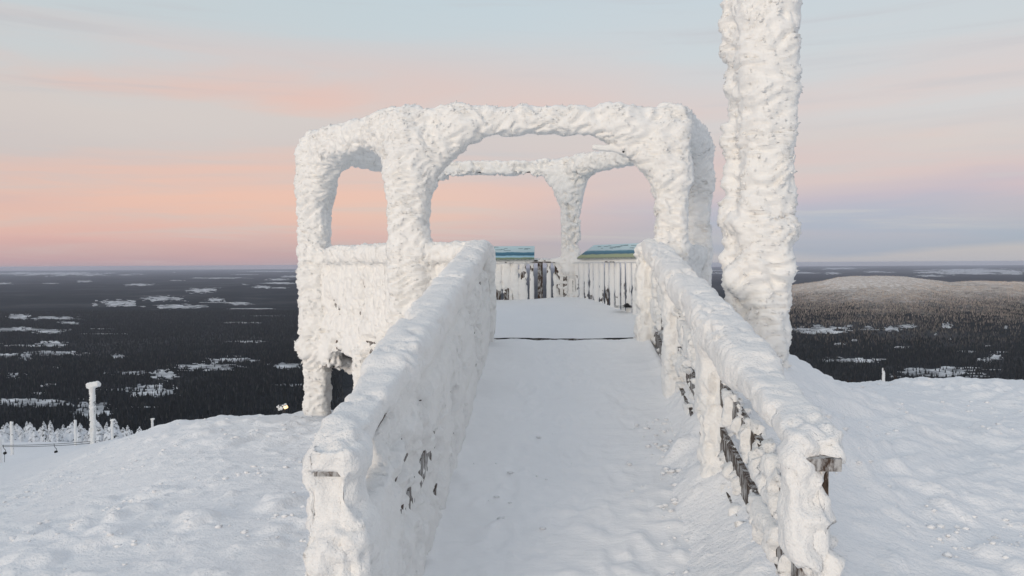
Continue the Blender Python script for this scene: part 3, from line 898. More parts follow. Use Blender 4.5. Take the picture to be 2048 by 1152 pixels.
prims, PARTS = [], {}
def member(name, key, p0, p1, w, t, r, k, style, shift=(0, 0, 0), up=(0, 0, 1), owner=None, add=True):
    pr = Prim(key, p0, p1, w, t, r, k, shift, style, up)
    o = mobj(name, boxes_mesh(name, [(pr.c0 - np.array(parent_world(owner or platform)), pr.R, pr.h0)]), M_WOOD, owner or platform)
    PARTS[key] = o
    if add: prims.append(pr)
    return o, pr

wsh = (-0.05, -0.06, 0)
posts = {'A': (VA, 0.125, 0.45), 'B': (VB, 0.150, 0.0), 'C': (VC, 0.095, 0.0), 'D': (VD, 0.085, -0.2), 'E': (VE, 0.085, -0.6), 'F': (VF, 0.10, -0.6)}
for k, (p, r, zb) in posts.items():
    sh = {'A': (-0.04, -0.05, 0), 'B': (0, -0.03, 0), 'C': (-0.03, -0.04, 0), 'D': (0.02, -0.03, 0), 'E': (0.02, -0.03, 0), 'F': (0, 0, 0)}[k]
    member('post', 'post' + k, P3(p, zb), P3(p, ZB - (0.14 if k in 'BC' else 0.06)), 0.13, 0.13, r, 0.16, 'frame' if k not in 'EF' else 'thin', sh)
ring = [('A', 'B', .115), ('B', 'C', .050), ('C', 'D', .085), ('D', 'E', .065), ('E', 'F', .045), ('F', 'A', .07)]
PV = dict(A=VA, B=VB, C=VC, D=VD, E=VE, F=VF)
for a, b_, r in ring:
    e_ = (PV[b_] - PV[a]) / np.linalg.norm(PV[b_] - PV[a]) * (0.10 if b_ == 'C' else 0.0)
    member('roof_beam', 'beam' + a + b_, P3(PV[a], ZB + 0.02), P3(PV[b_] - e_, ZB + 0.02 - (0.03 if b_ == 'C' else 0)), 0.11, 0.13, r, 0.15, 'frame' if r > .06 or a + b_ == 'BC' else 'thin', (0, -0.03, 0.035 if a + b_ == 'BC' else 0.01))
prims.append(Prim('beamBC', P3(VB + np.array([0.45, -.02]), ZB + 0.06), P3(VC - np.array([0.5, .02]), ZB + 0.06), 0.10, 0.06, 0.045, 0.16, (0, -0.02, 0), 'frame'))
def brace(a, b_, l, r, style='frame', key=None, drop=None, k=0.24):
    pa, pb = PV[a], PV[b_]
    u = (pb - pa) / np.linalg.norm(pb - pa)
    member('brace', key or ('brace' + a + b_), P3(pa, ZB - (drop or l)), P3(pa + u * l, ZB - 0.03), 0.08, 0.10, r, k, style, (0, -0.03, 0))
brace('B', 'C', 0.62, 0.115); brace('C', 'B', 0.66, 0.10, drop=0.60)
brace('B', 'A', 0.5, 0.10); brace('A', 'B', 0.55, 0.09)
brace('C', 'D', 0.3, 0.05, drop=.25); brace('D', 'C', 0.35, 0.05, drop=.30)
brace('E', 'F', 0.42, 0.055, 'thin'); brace('E', 'D', 0.42, 0.06, 'thin')
brace('D', 'E', 0.5, 0.08); brace('F', 'E', 0.42, 0.05, 'thin'); brace('A', 'F', 0.5, 0.07); brace('F', 'A', 0.4, 0.05, 'thin')
# icy spur left hanging on the right brace
q0, q1 = ray(1188, 294), ray(1262, 303)
prims.append(Prim('braceCB', np.array([q0.x, 1, q0.z]) * 9.0 + np.array([0, 0, EYE]), np.array([q1.x, 1, q1.z]) * 9.05 + np.array([0, 0, EYE]), 0.02, 0.02, 0.022, 0.10, (0, 0, 0), 'open'))
q0 = ray(600, 690); q0 = np.array([q0.x, 1, q0.z]) * 10.75 + np.array([0, 0, EYE])
# floor ring, stilts and corbels
prims.append(Prim('postA', q0, q0 + np.array([0.12, 0, 0.01]), 0.04, 0.04, 0.05, 0.08, (0, 0, 0), 'frame'))
floor_ring = [('A', VA, VB), ('G', VB, VC), ('C', VC, VD), ('D', VD, VE), ('E', VE, VF), ('F', VF, VA)]
for k, pa, pb in floor_ring:
    st = 'wall' if k == 'A' else 'thin'
    member('edge_beam', 'edge' + k, P3(pa, ZF - 0.12), P3(pb, ZF - 0.12), 0.12, 0.18, 0.05 if k == 'A' else 0.045, 0.10, 'patchy' if k == 'A' else 'thin')
uAB = (VB - VA) / np.linalg.norm(VB - VA)
mid = VA + uAB * 1.32
member('stilt', 'stiltM', P3(mid, -0.6), P3(mid, ZF - 0.2), 0.13, 0.13, 0.075, 0.10, 'frame')
member('stilt', 'stiltA', P3(VA, -0.7), P3(VA, 0.42), 0.13, 0.13, 0.085, 0.10, 'frame', (-0.03, -0.03, 0))
member('stilt', 'stiltB', P3(VB, -0.6), P3(VB, ZF - 0.2), 0.13, 0.13, 0.09, 0.12, 'frame')
member('corbel', 'corbelA', P3(VA - uAB * 0.20, 0.30), P3(VA + uAB * 0.42, 0.30), 0.14, 0.15, 0.045, 0.08, 'patchy')
member('stilt_brace', 'braceS', P3(VA, 0.30) + np.array([0.15, 0.3, 0]), P3(VA + uAB * 1.0, 0.10) + np.array([0.1, 0.5, 0]), 0.07, 0.09, 0.035, 0.06, 'frame')
# railings: a hand rail, a bottom rail, slats (each a sub-part)
def railing(key, pa, pb, style, slat_r, rail_r, gap, zt=ZR, kk=0.05, slat_w=0.085, skip=(), opened=()):
    L_ = np.linalg.norm(pb - pa); u = (pb - pa) / L_
    nrm = np.array([u[1], -u[0]])
    hr = Prim(key, P3(pa, zt), P3(pb, zt), 0.15, 0.045, rail_r, 0.10, (0, -0.01, 0.01), style)
    br = Prim(key, P3(pa, ZF + 0.10), P3(pb, ZF + 0.10), 0.04, 0.09, slat_r * 1.1, 0.06, (0, 0, 0), style)
    org = np.array(parent_world(platform))
    o = mobj('railing', boxes_mesh('railing', [(hr.c0 - org, hr.R, hr.h0)]), M_WOOD, platform)
    mobj('bottom_rail', boxes_mesh('bottom_rail', [(br.c0 - org, br.R, br.h0)]), M_WOOD, o)
    PARTS[key] = o
    prims.append(hr); prims.append(br)
    n_ = max(2, int(L_ / (slat_w + gap)))
    step = L_ / n_
    for i in range(n_):
        c = pa + u * (i + 0.5) * step
        pr = Prim(key, P3(c, ZF + 0.03), P3(c, zt - 0.02), slat_w * (0.7 if i in opened else 1), 0.022, slat_r * (.5 if i in opened else 1) * (1 if style != 'open' else 0.6 + 1.3 * ((i * 37) % 11) / 10), kk, (0, 0, 0), 'open' if i in opened else style, up=(nrm[0], nrm[1], 0))
        # for a vertical member: sideways axis along the rail
        R = np.stack([[0, 0, 1.0], [u[0], u[1], 0], [nrm[0], nrm[1], 0]], 1)
        pr.R = R
        mobj('slat', boxes_mesh('slat', [(pr.c0 - org, R, pr.h0)]), M_WOOD, o)
        if i not in skip: prims.append(pr)
    return o
railing('railAB', VA, VB, 'wall', 0.048, 0.085, 0.048, zt=1.72, kk=0.05)
railing('railBG', VB, GL, 'wall', 0.06, 0.085, 0.04, zt=1.72, kk=0.08)
railing('railGC', GR, VC, 'wall', 0.06, 0.075, 0.04, kk=0.08)
railing('railCD', VC, VD, 'wall', 0.06, 0.08, 0.04, kk=0.08)
railing('railDE', VD, VE, 'open', 0.011, 0.012, 0.070, zt=1.64, kk=0.012, slat_w=0.065)
railing('railEF', VE, VF, 'slat', 0.020, 0.015, 0.050, zt=1.64, kk=0.03, skip=(3,), opened=(2, 4))
railing('railFA', VF, VA, 'wall', 0.035, 0.05, 0.045)
member('gate_post', 'gateL', P3(GL, 0.2), P3(GL, ZR + 0.02), 0.12, 0.12, 0.085, 0.12, 'wall', (0, -0.02, 0))
member('gate_post', 'gateR', P3(GR, 0.2), P3(GR, ZR + 0.02), 0.12, 0.12, 0.085, 0.12, 'wall', (0, -0.02, 0))
make_rime(prims, 0.019, PARTS, M_RIME, 1, 1.0, parent_world(platform))

# floor boards and the snow lying on them
poly = [VA, VB, VC, VD, VE, VF]
def inside_poly(X, Y, shrink=0.0):
    c = np.mean(poly, 0)
    m = np.ones(X.shape, bool)
    for i in range(6):
        a, b_ = poly[i], poly[(i + 1) % 6]
        e = b_ - a
        m &= (e[0] * (Y - a[1]) - e[1] * (X - a[0])) / np.linalg.norm(e) > shrink
    return m
org = np.array(parent_world(platform))
deck = empty('floor_deck', (0, 0, 0), platform)
yb = 9.0
while yb < 13.4:
    # each board runs across the platform
    xsb = np.linspace(-4, 3, 1400); ok = inside_poly(xsb, np.full_like(xsb, yb + .06), 0.03)
    if ok.any():
        x0, x1 = xsb[ok].min(), xsb[ok].max()
        mobj('floor_board', boxes_mesh('floor_board', [(np.array([(x0 + x1) / 2, yb + .06, ZF - 0.018]) - org, np.eye(3), np.array([(x1 - x0) / 2, 0.055, 0.016]))]), M_WOOD, deck)
    yb += 0.12
gx = np.arange(-3.4, 2.2, 0.03); gy = np.arange(9.0, 13.5, 0.03)
X_, Y_ = np.meshgrid(gx, gy)
drift = 0.062 + 0.25 * sstep(10.6, 13.2, Y_) ** 1.3 + 0.05 * np.exp(-((X_ - VE[0] + .05) ** 2 / 0.35 + (Y_ - 12.9) ** 2 / 0.5)) \
    + 0.04 * sstep(1.2, 1.9, X_)
Zs = ZF + drift + 0.012 * fbm(X_ * 1.4, Y_ * 1.4, 0 * X_, 3) + 0.004 * pn(X_ * 12, Y_ * 12, 0 * X_ + 2)
Fq = grid_faces(len(gx), len(gy))
ins = inside_poly(X_, Y_, -0.02).ravel()
Fq = Fq[ins[Fq].all(1)]
ids, inv = np.unique(Fq, return_inverse=True)
Vv = np.stack([X_.ravel(), Y_.ravel(), Zs.ravel()], 1)[ids] - org
mobj('snow_cover', mesh_np('snow_cover', Vv, inv.reshape(Fq.shape)), M_DECKSNOW, platform)
mobj('threshold_board', boxes_mesh('threshold_board', [(np.array([0.12, 9.06, ZF + 0.026]) - org, np.eye(3), np.array([0.86, 0.02, 0.028]))]), M_WOOD, platform)

# ------------------------------------------------------------------ the ramp
SL = 0.135
ramp_z = lambda y: -0.5 + SL * y
ramp = empty('access_ramp', (0.1, 3.6, 0))
tag(ramp, 'snow-packed timber ramp with rimed railings climbing to the viewing platform', 'ramp')
rorg = np.array(parent_world(ramp))
XL, XR = -0.78, 0.925
XL1, XR1 = -0.86, 1.10
Y0L, Y0R, Y1 = 2.72, 2.80, 9.0
prims2, PARTS2 = [], {}
def rmember(name, key, p0, p1, w, t, r, k, style, shift=(0, 0, 0), up=(0, 0, 1), add=True):
    pr = Prim(key, p0, p1, w, t, r, k, shift, style, up)
    o = mobj(name, boxes_mesh(name, [(pr.c0 - rorg, pr.R, pr.h0)]), M_WOOD, ramp)
    PARTS2[key] = o
    if add: prims2.append(pr)
    return o
def rz(x, y, h):
    # x is given at the foot of the rail; the two rails spread a little towards the platform
    t_ = (y - 2.75) / 6.25
    dx = (XL1 - XL) if x < 0 else (XR1 - XR)
    return np.array([x + dx * t_, y, ramp_z(y) + h])
for side, X0, Y0, st in (('L', XL, Y0L, 'ledge'), ('R', XR, Y0R, 'patchy')):
    sgn = -1 if side == 'L' else 1
    rmember('handrail', 'hand' + side, rz(X0, Y0, 1.02), rz(X0, Y1, 1.02), 0.12, 0.045, 0.032, 0.10, 'smooth' if side == 'L' else 'soft', (0.0, -0.02 if side == 'L' else 0.07, 0.045))
    # a second, heavier cap of rime on the way up
    prims2.append(Prim('hand' + side, rz(X0, Y0 + 1.1, 1.05), rz(X0, Y1, 1.05), 0.11 if side == 'L' else 0.09, 0.05, 0.056, 0.14, (0, 0, 0), 'smooth' if side == 'L' else 'soft'))
    inner = X0 - sgn * (0.05 if side == 'L' else 0.0)
    inner0 = inner
    for bi, (h, r) in enumerate(((0.70, 0.040), (0.42, 0.040), (0.12, 0.028))):
        rr = r + (0.006 if side == 'L' else -0.010)
        inner = inner0 + ((0.0, 0.02, 0.045)[bi] if side == 'L' else 0.0)
        rmember('side_board', 'board%s%d' % (side, bi), rz(inner, Y0 + 0.02, h), rz(inner, Y1, h), 0.028, 0.14, rr, 0.09 if side == 'L' else 0.05, st)
    if side == 'L':
        for h, ys_, ix in ((0.88, 3.3, -.02), (0.56, 2.9, 0.0), (0.28, 2.9, 0.025)):
            prims2.append(Prim('boardL1', rz(inner0 + ix - 0.01, ys_, h), rz(inner0 + ix - .01, Y1, h), 0.02, 0.10, 0.032, 0.08, (0, 0, 0), 'soft'))
    else:
        prims2.append(Prim('boardR0', rz(inner + 0.02, 7.2, 0.86), rz(inner + .02, Y1, 0.86), 0.02, 0.12, 0.035, 0.07, (0, 0, 0), 'patchy'))
        prims2.append(Prim('boardR1', rz(inner + 0.02, 7.6, 0.56), rz(inner + .02, Y1, 0.56), 0.02, 0.10, 0.03, 0.07, (0, 0, 0), 'patchy'))
    for pi, y in enumerate((Y0 + 0.10, 4.9, 6.9)):
        xx = X0 - 0.02
        bare = (side == 'R' and pi == 0)
        rmember('rail_post', 'post%s%d' % (side, pi), rz(xx, y, -0.35 - ramp_z(y) * .5), rz(xx, y, 0.99), 0.10, 0.10, 0.050, 0.10, 'soft', (0, -0.02, 0), add=not bare)
# fat rime collars on the two near posts
prims2.append(Prim('postL0', np.array([XL - .02, Y0L + .07, 0.15]), np.array([XL - .02, Y0L + .07, 0.62]), 0.10, 0.10, 0.060, 0.12, (0.02, -0.03, 0), 'soft'))
prims2.append(Prim('postR0', np.array([XR - .02, Y0R + .09, 0.60]), np.array([XR - .02, Y0R + .09, 0.88]), 0.06, 0.06, 0.045, 0.12, (-0.02, -0.02, 0), 'soft'))
make_rime(prims2, 0.0165, PARTS2, M_RIMESOFT, 2, 1.0, rorg)

# deck boards under the snow, then the snow itself
rdeck = empty('ramp_deck', (0, 0, 0), ramp)
yb = 3.9
Rr = np.stack([[1, 0, 0], np.array([0, 1, SL]) / math.hypot(1, SL), np.array([0, -SL, 1]) / math.hypot(1, SL)], 1)
me_b = boxes_mesh('deck_board', [(np.zeros(3), Rr, np.array([0.87, 0.058, 0.016]))])
while yb < 8.95:
    mobj('deck_board', me_b, M_WOOD, rdeck, (np.array([0.105, yb, ramp_z(yb) - 0.03]) - rorg))
    yb += 0.125
gx = np.arange(-0.82, 1.04, 0.016); gy = np.arange(2.6, 9.04, 0.018)
X_, Y_ = np.meshgrid(gx, gy)
edge = np.minimum(X_ + 0.74 + 0.05 * (Y_ - 3) / 6, 0.93 + 0.09 * (Y_ - 3) / 6 - X_)
Zs = ramp_z(Y_) + 0.02 + 0.07 * np.exp(-np.maximum(edge, 0) / 0.07) * (0.6 + 0.7 * pn(X_ * 2, Y_ * 2.2, 0 * X_ + 8)) \
    + 0.014 * fbm(X_ * 1.6, Y_ * 1.6, 0 * X_ + 5, 3) + 0.010 * np.maximum(0, pn(X_ * 3.0, Y_ * 9, 0 * X_ + 1.3)) \
    + 0.030 * np.maximum(0, pn(X_ * 7, Y_ * 7, 0 * X_) - 0.28) * (0.4 + sstep(6.0, 4.2, Y_)) + 0.0025 * pn(X_ * 25, Y_ * 25, 0 * X_ + 2)
Zs += 0.05 * np.maximum(0, pn(X_ * 4 + 3, Y_ * 4, 0 * X_ + 9) - 0.2) * sstep(5.6, 4.0, Y_)
Zs += 0.018 * sstep(8.9, 9.04, Y_) * pn(X_ * 3.1, Y_ * 0, 0 * X_ + 3) + 0.008 * pn(X_ * 9, Y_ * 9, 0 * X_ + 4) * sstep(7.5, 4.5, Y_)
_rb = np.random.default_rng(8)
for k_ in range(150):                  # old boot prints, half blown over
    yc = _rb.uniform(3.3, 8.8); xc = 0.1 + _rb.normal(0, 0.30); a_ = _rb.normal(0, 0.2)
    dx_, dy_ = (X_ - xc) * math.cos(a_) - (Y_ - yc) * math.sin(a_), (X_ - xc) * math.sin(a_) + (Y_ - yc) * math.cos(a_)
    e_ = (dx_ / 0.052) ** 2 + (dy_ / 0.14) ** 2
    Zs += _rb.uniform(0.4, 1.0) * (-0.010 * np.exp(-e_ ** 2) + 0.004 * np.exp(-(e_ - 1.7) ** 2))
Zs = np.maximum(Zs, -0.06)
mobj('snow_cover', mesh_np('snow_cover', np.stack([X_.ravel(), Y_.ravel(), Zs.ravel()], 1) - rorg, grid_faces(len(gx), len(gy))), M_DECKSNOW, ramp)

# ------------------------------------------------------------------ the mast
MX, MY = 1.73, 6.6
mast = empty('mast', (MX, MY, 0.7))
tag(mast, 'tall mast thickly coated in layered rime behind the right ramp railing', 'mast')
morg = np.array([MX, MY, 0.7])
def tube_np(p0, p1, r0, r1, n_=12):
    c, R, l = frame_of(p0, p1)
    a = np.linspace(0, 2 * np.pi, n_, endpoint=False)
    ringv = lambda p, r: np.array(p) + np.outer(np.cos(a) * r, R[:, 1]) + np.outer(np.sin(a) * r, R[:, 2])
    V = np.concatenate([ringv(p0, r0), ringv(p1, r1), [p0, p1]])
    i = np.arange(n_); j = (i + 1) % n_
    return V, [np.stack([i, i + n_, j + n_, j], 1), np.concatenate([np.stack([i, j, np.full(n_, 2 * n_)], 1), np.stack([i + n_, np.full(n_, 2 * n_ + 1), j + n_], 1)])]
v, f = tube_np((MX, MY, 0.2), (MX + 0.02, MY, 6.4), 0.09, 0.09)
pole = mobj('pole', mesh_np('pole', v - morg, f), M_STEEL, mast)
v, f = tube_np((MX - 0.26, MY + 0.16, 0.4), (MX - 0.26, MY + 0.16, 6.4), 0.02, 0.02)
cable = mobj('guy_cable', mesh_np('guy_cable', v - morg, f), M_STEEL, mast)
pm = [Prim('pole', (MX - .02, MY - .03, 0.3), (MX, MY - .03, 6.3), 0.08, 0.10, 0.11, 0.12, (0, 0, 0), 'mast'),
      Prim('pole', (MX - .03, MY - .03, 1.6), (MX + .01, MY - .03, 6.3), 0.11, 0.12, 0.115, 0.12, (0, 0, 0), 'mast'),
      Prim('pole', (MX - .04, MY - .03, 3.0), (MX + .01, MY - .03, 6.3), 0.14, 0.12, 0.125, 0.12, (0, 0, 0), 'mast')]
rr_ = np.random.default_rng(3)
zz = 1.0
while zz < 6.2:
    rad = rr_.uniform(0.02, 0.045)
    cx_ = MX - 0.25 + rr_.uniform(-0.02, 0.02)
    pm.append(Prim('cable', (cx_, MY + 0.15, zz), (cx_ + .01, MY + 0.15, zz + rad * 1.4), 0.02, 0.02, rad, 0.15, (0, 0, 0), 'mast'))
    zz += rad * rr_.uniform(2.0, 6.5)
for (px_, py_, r_) in ((1480, 440, .06), (1490, 452, .065), (1480, 560, .08), (1495, 570, .08), (1568, 465, .05),):
    d_ = ray(px_, py_); q_ = np.array([d_.x, 1, d_.z]) * (MY - 0.05) + np.array([0, 0, EYE])
    pm.append(Prim('pole', q_, q_ + np.array([0.03, 0, 0.02]), .02, .02, r_, 0.10, (0, 0, 0), 'mast'))
make_rime(pm, 0.018, {'pole': pole, 'cable': cable}, M_RIME, 3, 1.0, morg)

# ------------------------------------------------------------------ information boards on the back railing
def board_mat(name, stops, seed):
    m, nt, b = new_mat(name)
    uv = nt.nodes.new('ShaderNodeUVMap')
    sep = nt.nodes.new('ShaderNodeSeparateXYZ'); nt.links.new(uv.outputs[0], sep.inputs[0])
    mp = nt.nodes.new('ShaderNodeMapping'); mp.inputs['Scale'].default_value = (3, 2, 1); mp.inputs['Location'].default_value = (seed, 0, 0)
    nt.links.new(uv.outputs[0], mp.inputs[0])
    n1 = add_noise(nt, 2.2, 4, mp.outputs[0]); n2 = add_noise(nt, 30, 4, mp.outputs[0], 0.7)
    ma = nt.nodes.new('ShaderNodeMath'); ma.operation = 'MULTIPLY_ADD'
    nt.links.new(n1.outputs['Fac'], ma.inputs[0]); ma.inputs[1].default_value = 0.16; nt.links.new(sep.outputs['Y'], ma.inputs[2])
    mb = nt.nodes.new('ShaderNodeMath'); mb.operation = 'MULTIPLY_ADD'
    nt.links.new(n2.outputs['Fac'], mb.inputs[0]); mb.inputs[1].default_value = 0.10; nt.links.new(ma.outputs[0], mb.inputs[2])
    sb = nt.nodes.new('ShaderNodeMath'); sb.operation = 'SUBTRACT'; nt.links.new(mb.outputs[0], sb.inputs[0]); sb.inputs[1].default_value = 0.13
    r = ramp_node(nt, sb.outputs[0], stops)
    nt.links.new(r.outputs[0], b.inputs['Base Color'])
    b.inputs['Roughness'].default_value = 0.5
    return m
PALE = srgb(182, 202, 207)[:3]; DEEP = srgb(44, 92, 116)[:3]; DEEP2 = srgb(66, 118, 140)[:3]; GREEN = srgb(146, 154, 120)[:3]; ICE = srgb(150, 190, 206)[:3]; DIM = srgb(92, 120, 104)[:3]
M_PRINT_L = board_mat('panorama_print_a', [(0.0, DIM), (0.10, GREEN), (0.13, ICE), (0.24, ICE), (0.27, DEEP), (0.50, DEEP2), (0.54, PALE), (1.0, srgb(190, 214, 219)[:3])], 0.3)
M_PRINT_R = board_mat('panorama_print_b', [(0.0, GREEN), (0.22, srgb(152, 160, 124)[:3]), (0.28, DEEP), (0.48, DEEP2), (0.56, PALE), (1.0, srgb(190, 214, 219)[:3])], 4.3)
M_CAPTION = plain_mat('caption_ink', (0.10, 0.17, 0.20), 0.6)
M_BOARDEDGE = plain_mat('board_edge', (0.28, 0.30, 0.27), 0.6)

def info_board(pa, pb, zlo, zhi, depth, mat, label, seed):
    """sloping board over the railing from pa to pb (left to right as seen from the platform)"""
    rng = np.random.default_rng(seed)
    pa, pb = np.array(pa), np.array(pb)
    u = (pb - pa) / np.linalg.norm(pb - pa); L_ = np.linalg.norm(pb - pa)
    inn = np.array([u[1], -u[0]])           # towards the viewer
    loc = P3((pa + pb) / 2, zlo)
    t = empty('information_board', loc); tag(t, label, 'information board', 'sloping panorama boards on the back railing')
    a0 = P3(pa + inn * depth / 2, zlo); a1 = P3(pb + inn * depth / 2, zlo)
    b0 = P3(pa - inn * depth / 2, zhi); b1 = P3(pb - inn * depth / 2, zhi)
    sl = (b0 - a0); h = np.linalg.norm(sl); sl /= h
    ux = P3(u, 0); nrm = np.cross(ux, sl)
    c = (a0 + b1) / 2
    R = np.stack([ux, sl, nrm], 1)
    mobj('backing', boxes_mesh('backing', [(c - nrm * 0.014 - loc, R, np.array([L_ / 2, h / 2, 0.012]))]), M_BOARDEDGE, t)
    q = np.array([a0, a1, b1, b0]) + nrm * 0.002
    me_ = mesh_np('print', q - loc, np.array([[0, 1, 2, 3]]), False)
    uvl = me_.uv_layers.new(name='UVMap')
    uvl.data.foreach_set('uv', np.array([0, 0, L_ / 1.0, 0, L_ / 1.0, 1, 0, 1], np.float32))
    pr_ = mobj('print', me_, mat, t)
    Vs, Fs = [], []
    for k in range(int(9 * L_) + 3):
        x0 = rng.uniform(0.03, L_ - 0.14); ln = rng.uniform(0.05, 0.12); y0 = rng.uniform(0.60, 0.92) * h
        for q_ in ((x0, y0), (x0 + ln, y0), (x0 + ln, y0 + 0.012), (x0, y0 + 0.012)):
            Vs.append(a0 + ux * q_[0] + sl * q_[1] + nrm * 0.004 - loc)
        Fs.append([4 * k, 4 * k + 1, 4 * k + 2, 4 * k + 3])
    mobj('caption', mesh_np('caption', np.array(Vs), np.array(Fs), False), M_CAPTION, t)
    for sgn, pp in ((0, pa), (1, pb)):
        cc = P3(pp + (u * 0.06 if sgn == 0 else -u * 0.06), (zlo + ZR) / 2)
        mobj('bracket', boxes_mesh('bracket', [(cc + np.array([0, 0, 0.03]) - loc, R, np.array([0.012, 0.06, 0.03]))]), M_STEEL, t)
    return t
info_board((-1.28, 13.36), (-0.34, 13.36), 1.68, 1.90, 0.34, M_PRINT_L, 'blue panorama board with a pale lake, between the ramp head and back post', 1)
u_ed = (VD - VE) / np.linalg.norm(VD - VE)
info_board(VE + u_ed * 0.46, VE + u_ed * 2.25, 1.69, 1.90, 0.34, M_PRINT_R, 'blue and green panorama board, the one right of the back post', 2)

# a crumpled black strap lying at the foot of the slats
def strap():
    c = np.array([1.02, 12.0])
    z = ZF + 0.26
    rng = np.random.default_rng(9)
    Vs = []
    nu, nv = 14, 7
    for j in range(nv):
        for i in range(nu):
            a, b_ = i / (nu - 1), j / (nv - 1)
            hgt = 0.05 * math.exp(-((a - 0.68) / 0.16) ** 2) * math.sin(math.pi * b_) + 0.012
            Vs.append([(a - 0.5) * 0.26, (b_ - 0.5) * 0.10 + 0.02 * math.sin(a * 7), hgt + rng.uniform(-.006, .006)])
    V = np.array(Vs); F = grid_faces(nu, nv)
    V2 = V.copy(); V2[:, 2] = V2[:, 2] * 0.6 - 0.012
    o = mobj('fabric_scrap', mesh_np('fabric_scrap', np.concatenate([V, V2]), np.concatenate([F, F[:, ::-1] + len(V)])), M_RUBBER, None, (c[0], c[1], z))
    tag(o, 'small crumpled black fabric scrap in the snow below the slats', 'fabric scrap')
strap()

# ------------------------------------------------------------------ frosted lamp poles on the ski slope
def frosted_pole(px, d, ytop, wid, label, head=True, seed=0, ybase=None):
    r_ = ray(px, ytop)
    x, y = r_.x * d, d
    ztop = EYE + r_.z * d
    zg = ground_at(x, y) - 0.15
    t = empty('slope_light_pole', (x, y, zg)); tag(t, label, 'light pole', 'frosted light poles along the ski slope')
    h = ztop - zg
    v, f = tube_np((0, 0, 0), (0, 0, h - 0.06), 0.05, 0.045, 8)
    p = mobj('pole', mesh_np('pole', v, f), M_STEEL, t)
    pr = [Prim('p', (0, 0, -0.1), (0, 0, h - 0.12), wid * 0.5, wid * 0.5, wid * 0.26, 0.06, (-0.03, 0, 0), 'frame')]
    parts = {'p': p}
    if head:
        v, f = tube_np((-0.14, 0, h - 0.05), (0.22, 0, h - 0.02), 0.05, 0.07, 8)
        hd = mobj('lamp_head', mesh_np('lamp_head', v, f), M_STEEL, t)
        parts['h'] = hd
        pr.append(Prim('h', (-0.16, 0, h - 0.06), (0.20, 0, h), 0.12, 0.07, 0.055, 0.10, (0, 0, 0.02), 'frame'))
    make_rime(pr, 0.022 if d < 35 else 0.05, parts, M_RIME, 20 + seed, 0.5 if d < 35 else 0.0)
    return t
frosted_pole(186, 30, 769, 0.155, 'tallest frosted light pole, with a hooked snowy head, nearest the snow bank', True, 1)
frosted_pole(24, 47, 840, 0.15, 'thin frosted pole near the left edge, behind the tow bars', False, 2)
frosted_pole(151, 64, 838, 0.17, 'thin frosted pole just left of the tallest light pole', False, 3)
frosted_pole(225, 80, 840, 0.2, 'short frosted light pole just right of the tallest one', True, 4)
frosted_pole(305, 94, 838, 0.22, 'last frosted light pole, its foot hidden by the snow bank', True, 5)
frosted_pole(-4, 36, 872, 0.28, 'frosted pole cut by the left edge of the picture', False, 6)

# marker stake beyond the right-hand crest
r_ = ray(1767, 735); d = 30.0
x, y, zt = r_.x * d, d, EYE + r_.z * d
zg = ground_at(x, y) - 0.2
t = empty('marker_stake', (x, y, zg)); tag(t, 'lone frosted marker stake behind the crest right of the mast', 'stake')
v, f = tube_np((0, 0, 0), (0, 0, zt - zg - 0.02), 0.03, 0.025, 8)
p = mobj('stake', mesh_np('stake', v, f), M_WOOD, t)
make_rime([Prim('p', (0, 0, 0), (0, 0, zt - zg - 0.04), 0.04, 0.04, 0.025, 0.04, (0, 0, 0), 'slat')], 0.03, {'p': p}, M_RIME, 31, 0)

# twigs poking out of the snow along the right crest
def twigs(px, py, d, h, seed):
    rng = np.random.default_rng(seed)
    q = ray(px, py); x, y = q.x * d, d
    z = ground_at(x, y)
    Vs, Fs, n_ = [], [], 0
    for k in range(7):
        a = rng.uniform(0, 6.28); l = h * rng.uniform(.5, 1)
        v, f = tube_np((0, 0, -.02), (math.cos(a) * l * .5, math.sin(a) * l * .5, l), 0.008, 0.004, 4)
        Vs.append(v); Fs.append([g + n_ for g in f]); n_ += len(v)
    me_ = mesh_np('twigs', np.concatenate(Vs), [np.concatenate([f[0] for f in Fs]), np.concatenate([f[1] for f in Fs])])
    o = mobj('twig_tuft', me_, M_BARK, None, (x, y, z))
    return o
for k, (px, lab) in enumerate(((1699, 'frosted twig tuft on the crest, leftmost of three'), (1708, 'frosted twig tuft on the crest, between two others'), (1791, 'frosted twig tuft on the crest right of the marker stake'))):
    tag(twigs(px, 752, 12.2, 0.09, k), lab, 'twigs', 'twig tufts on the right crest')

# ------------------------------------------------------------------ drag lift: two ropes and hanging tow bars
d0 = 41.0
def rope(pxy0, dd0, pxy1, dd1, label):
    a, b_ = ray(*pxy0), ray(*pxy1)
    A_ = np.array([a.x * dd0, dd0, EYE + a.z * dd0]); B_ = np.array([b_.x * dd1, dd1, EYE + b_.z * dd1])
    pts = [A_ + (B_ - A_) * t_ + np.array([0, 0, -0.12 * 4 * t_ * (1 - t_)]) for t_ in np.linspace(0, 1, 14)]
    Vs, Fs, Ft, n_ = [], [], [], 0
    for i in range(13):
        v, f = tube_np(pts[i] - A_, pts[i + 1] - A_, 0.014, 0.014, 6)
        Vs.append(v); Fs.append(f[0] + n_); n_ += len(v)
    o = mobj('lift_rope', mesh_np('lift_rope', np.concatenate(Vs), np.concatenate(Fs)), M_STEEL, None, A_)
    tag(o, label, 'rope', 'ropes of the drag lift')
rope((-60, 889.5), 40, (200, 881), 43, 'upper steel rope of the drag lift')
rope((-60, 891.5), 39, (200, 885), 42, 'lower steel rope of the drag lift, carrying the tow bars')
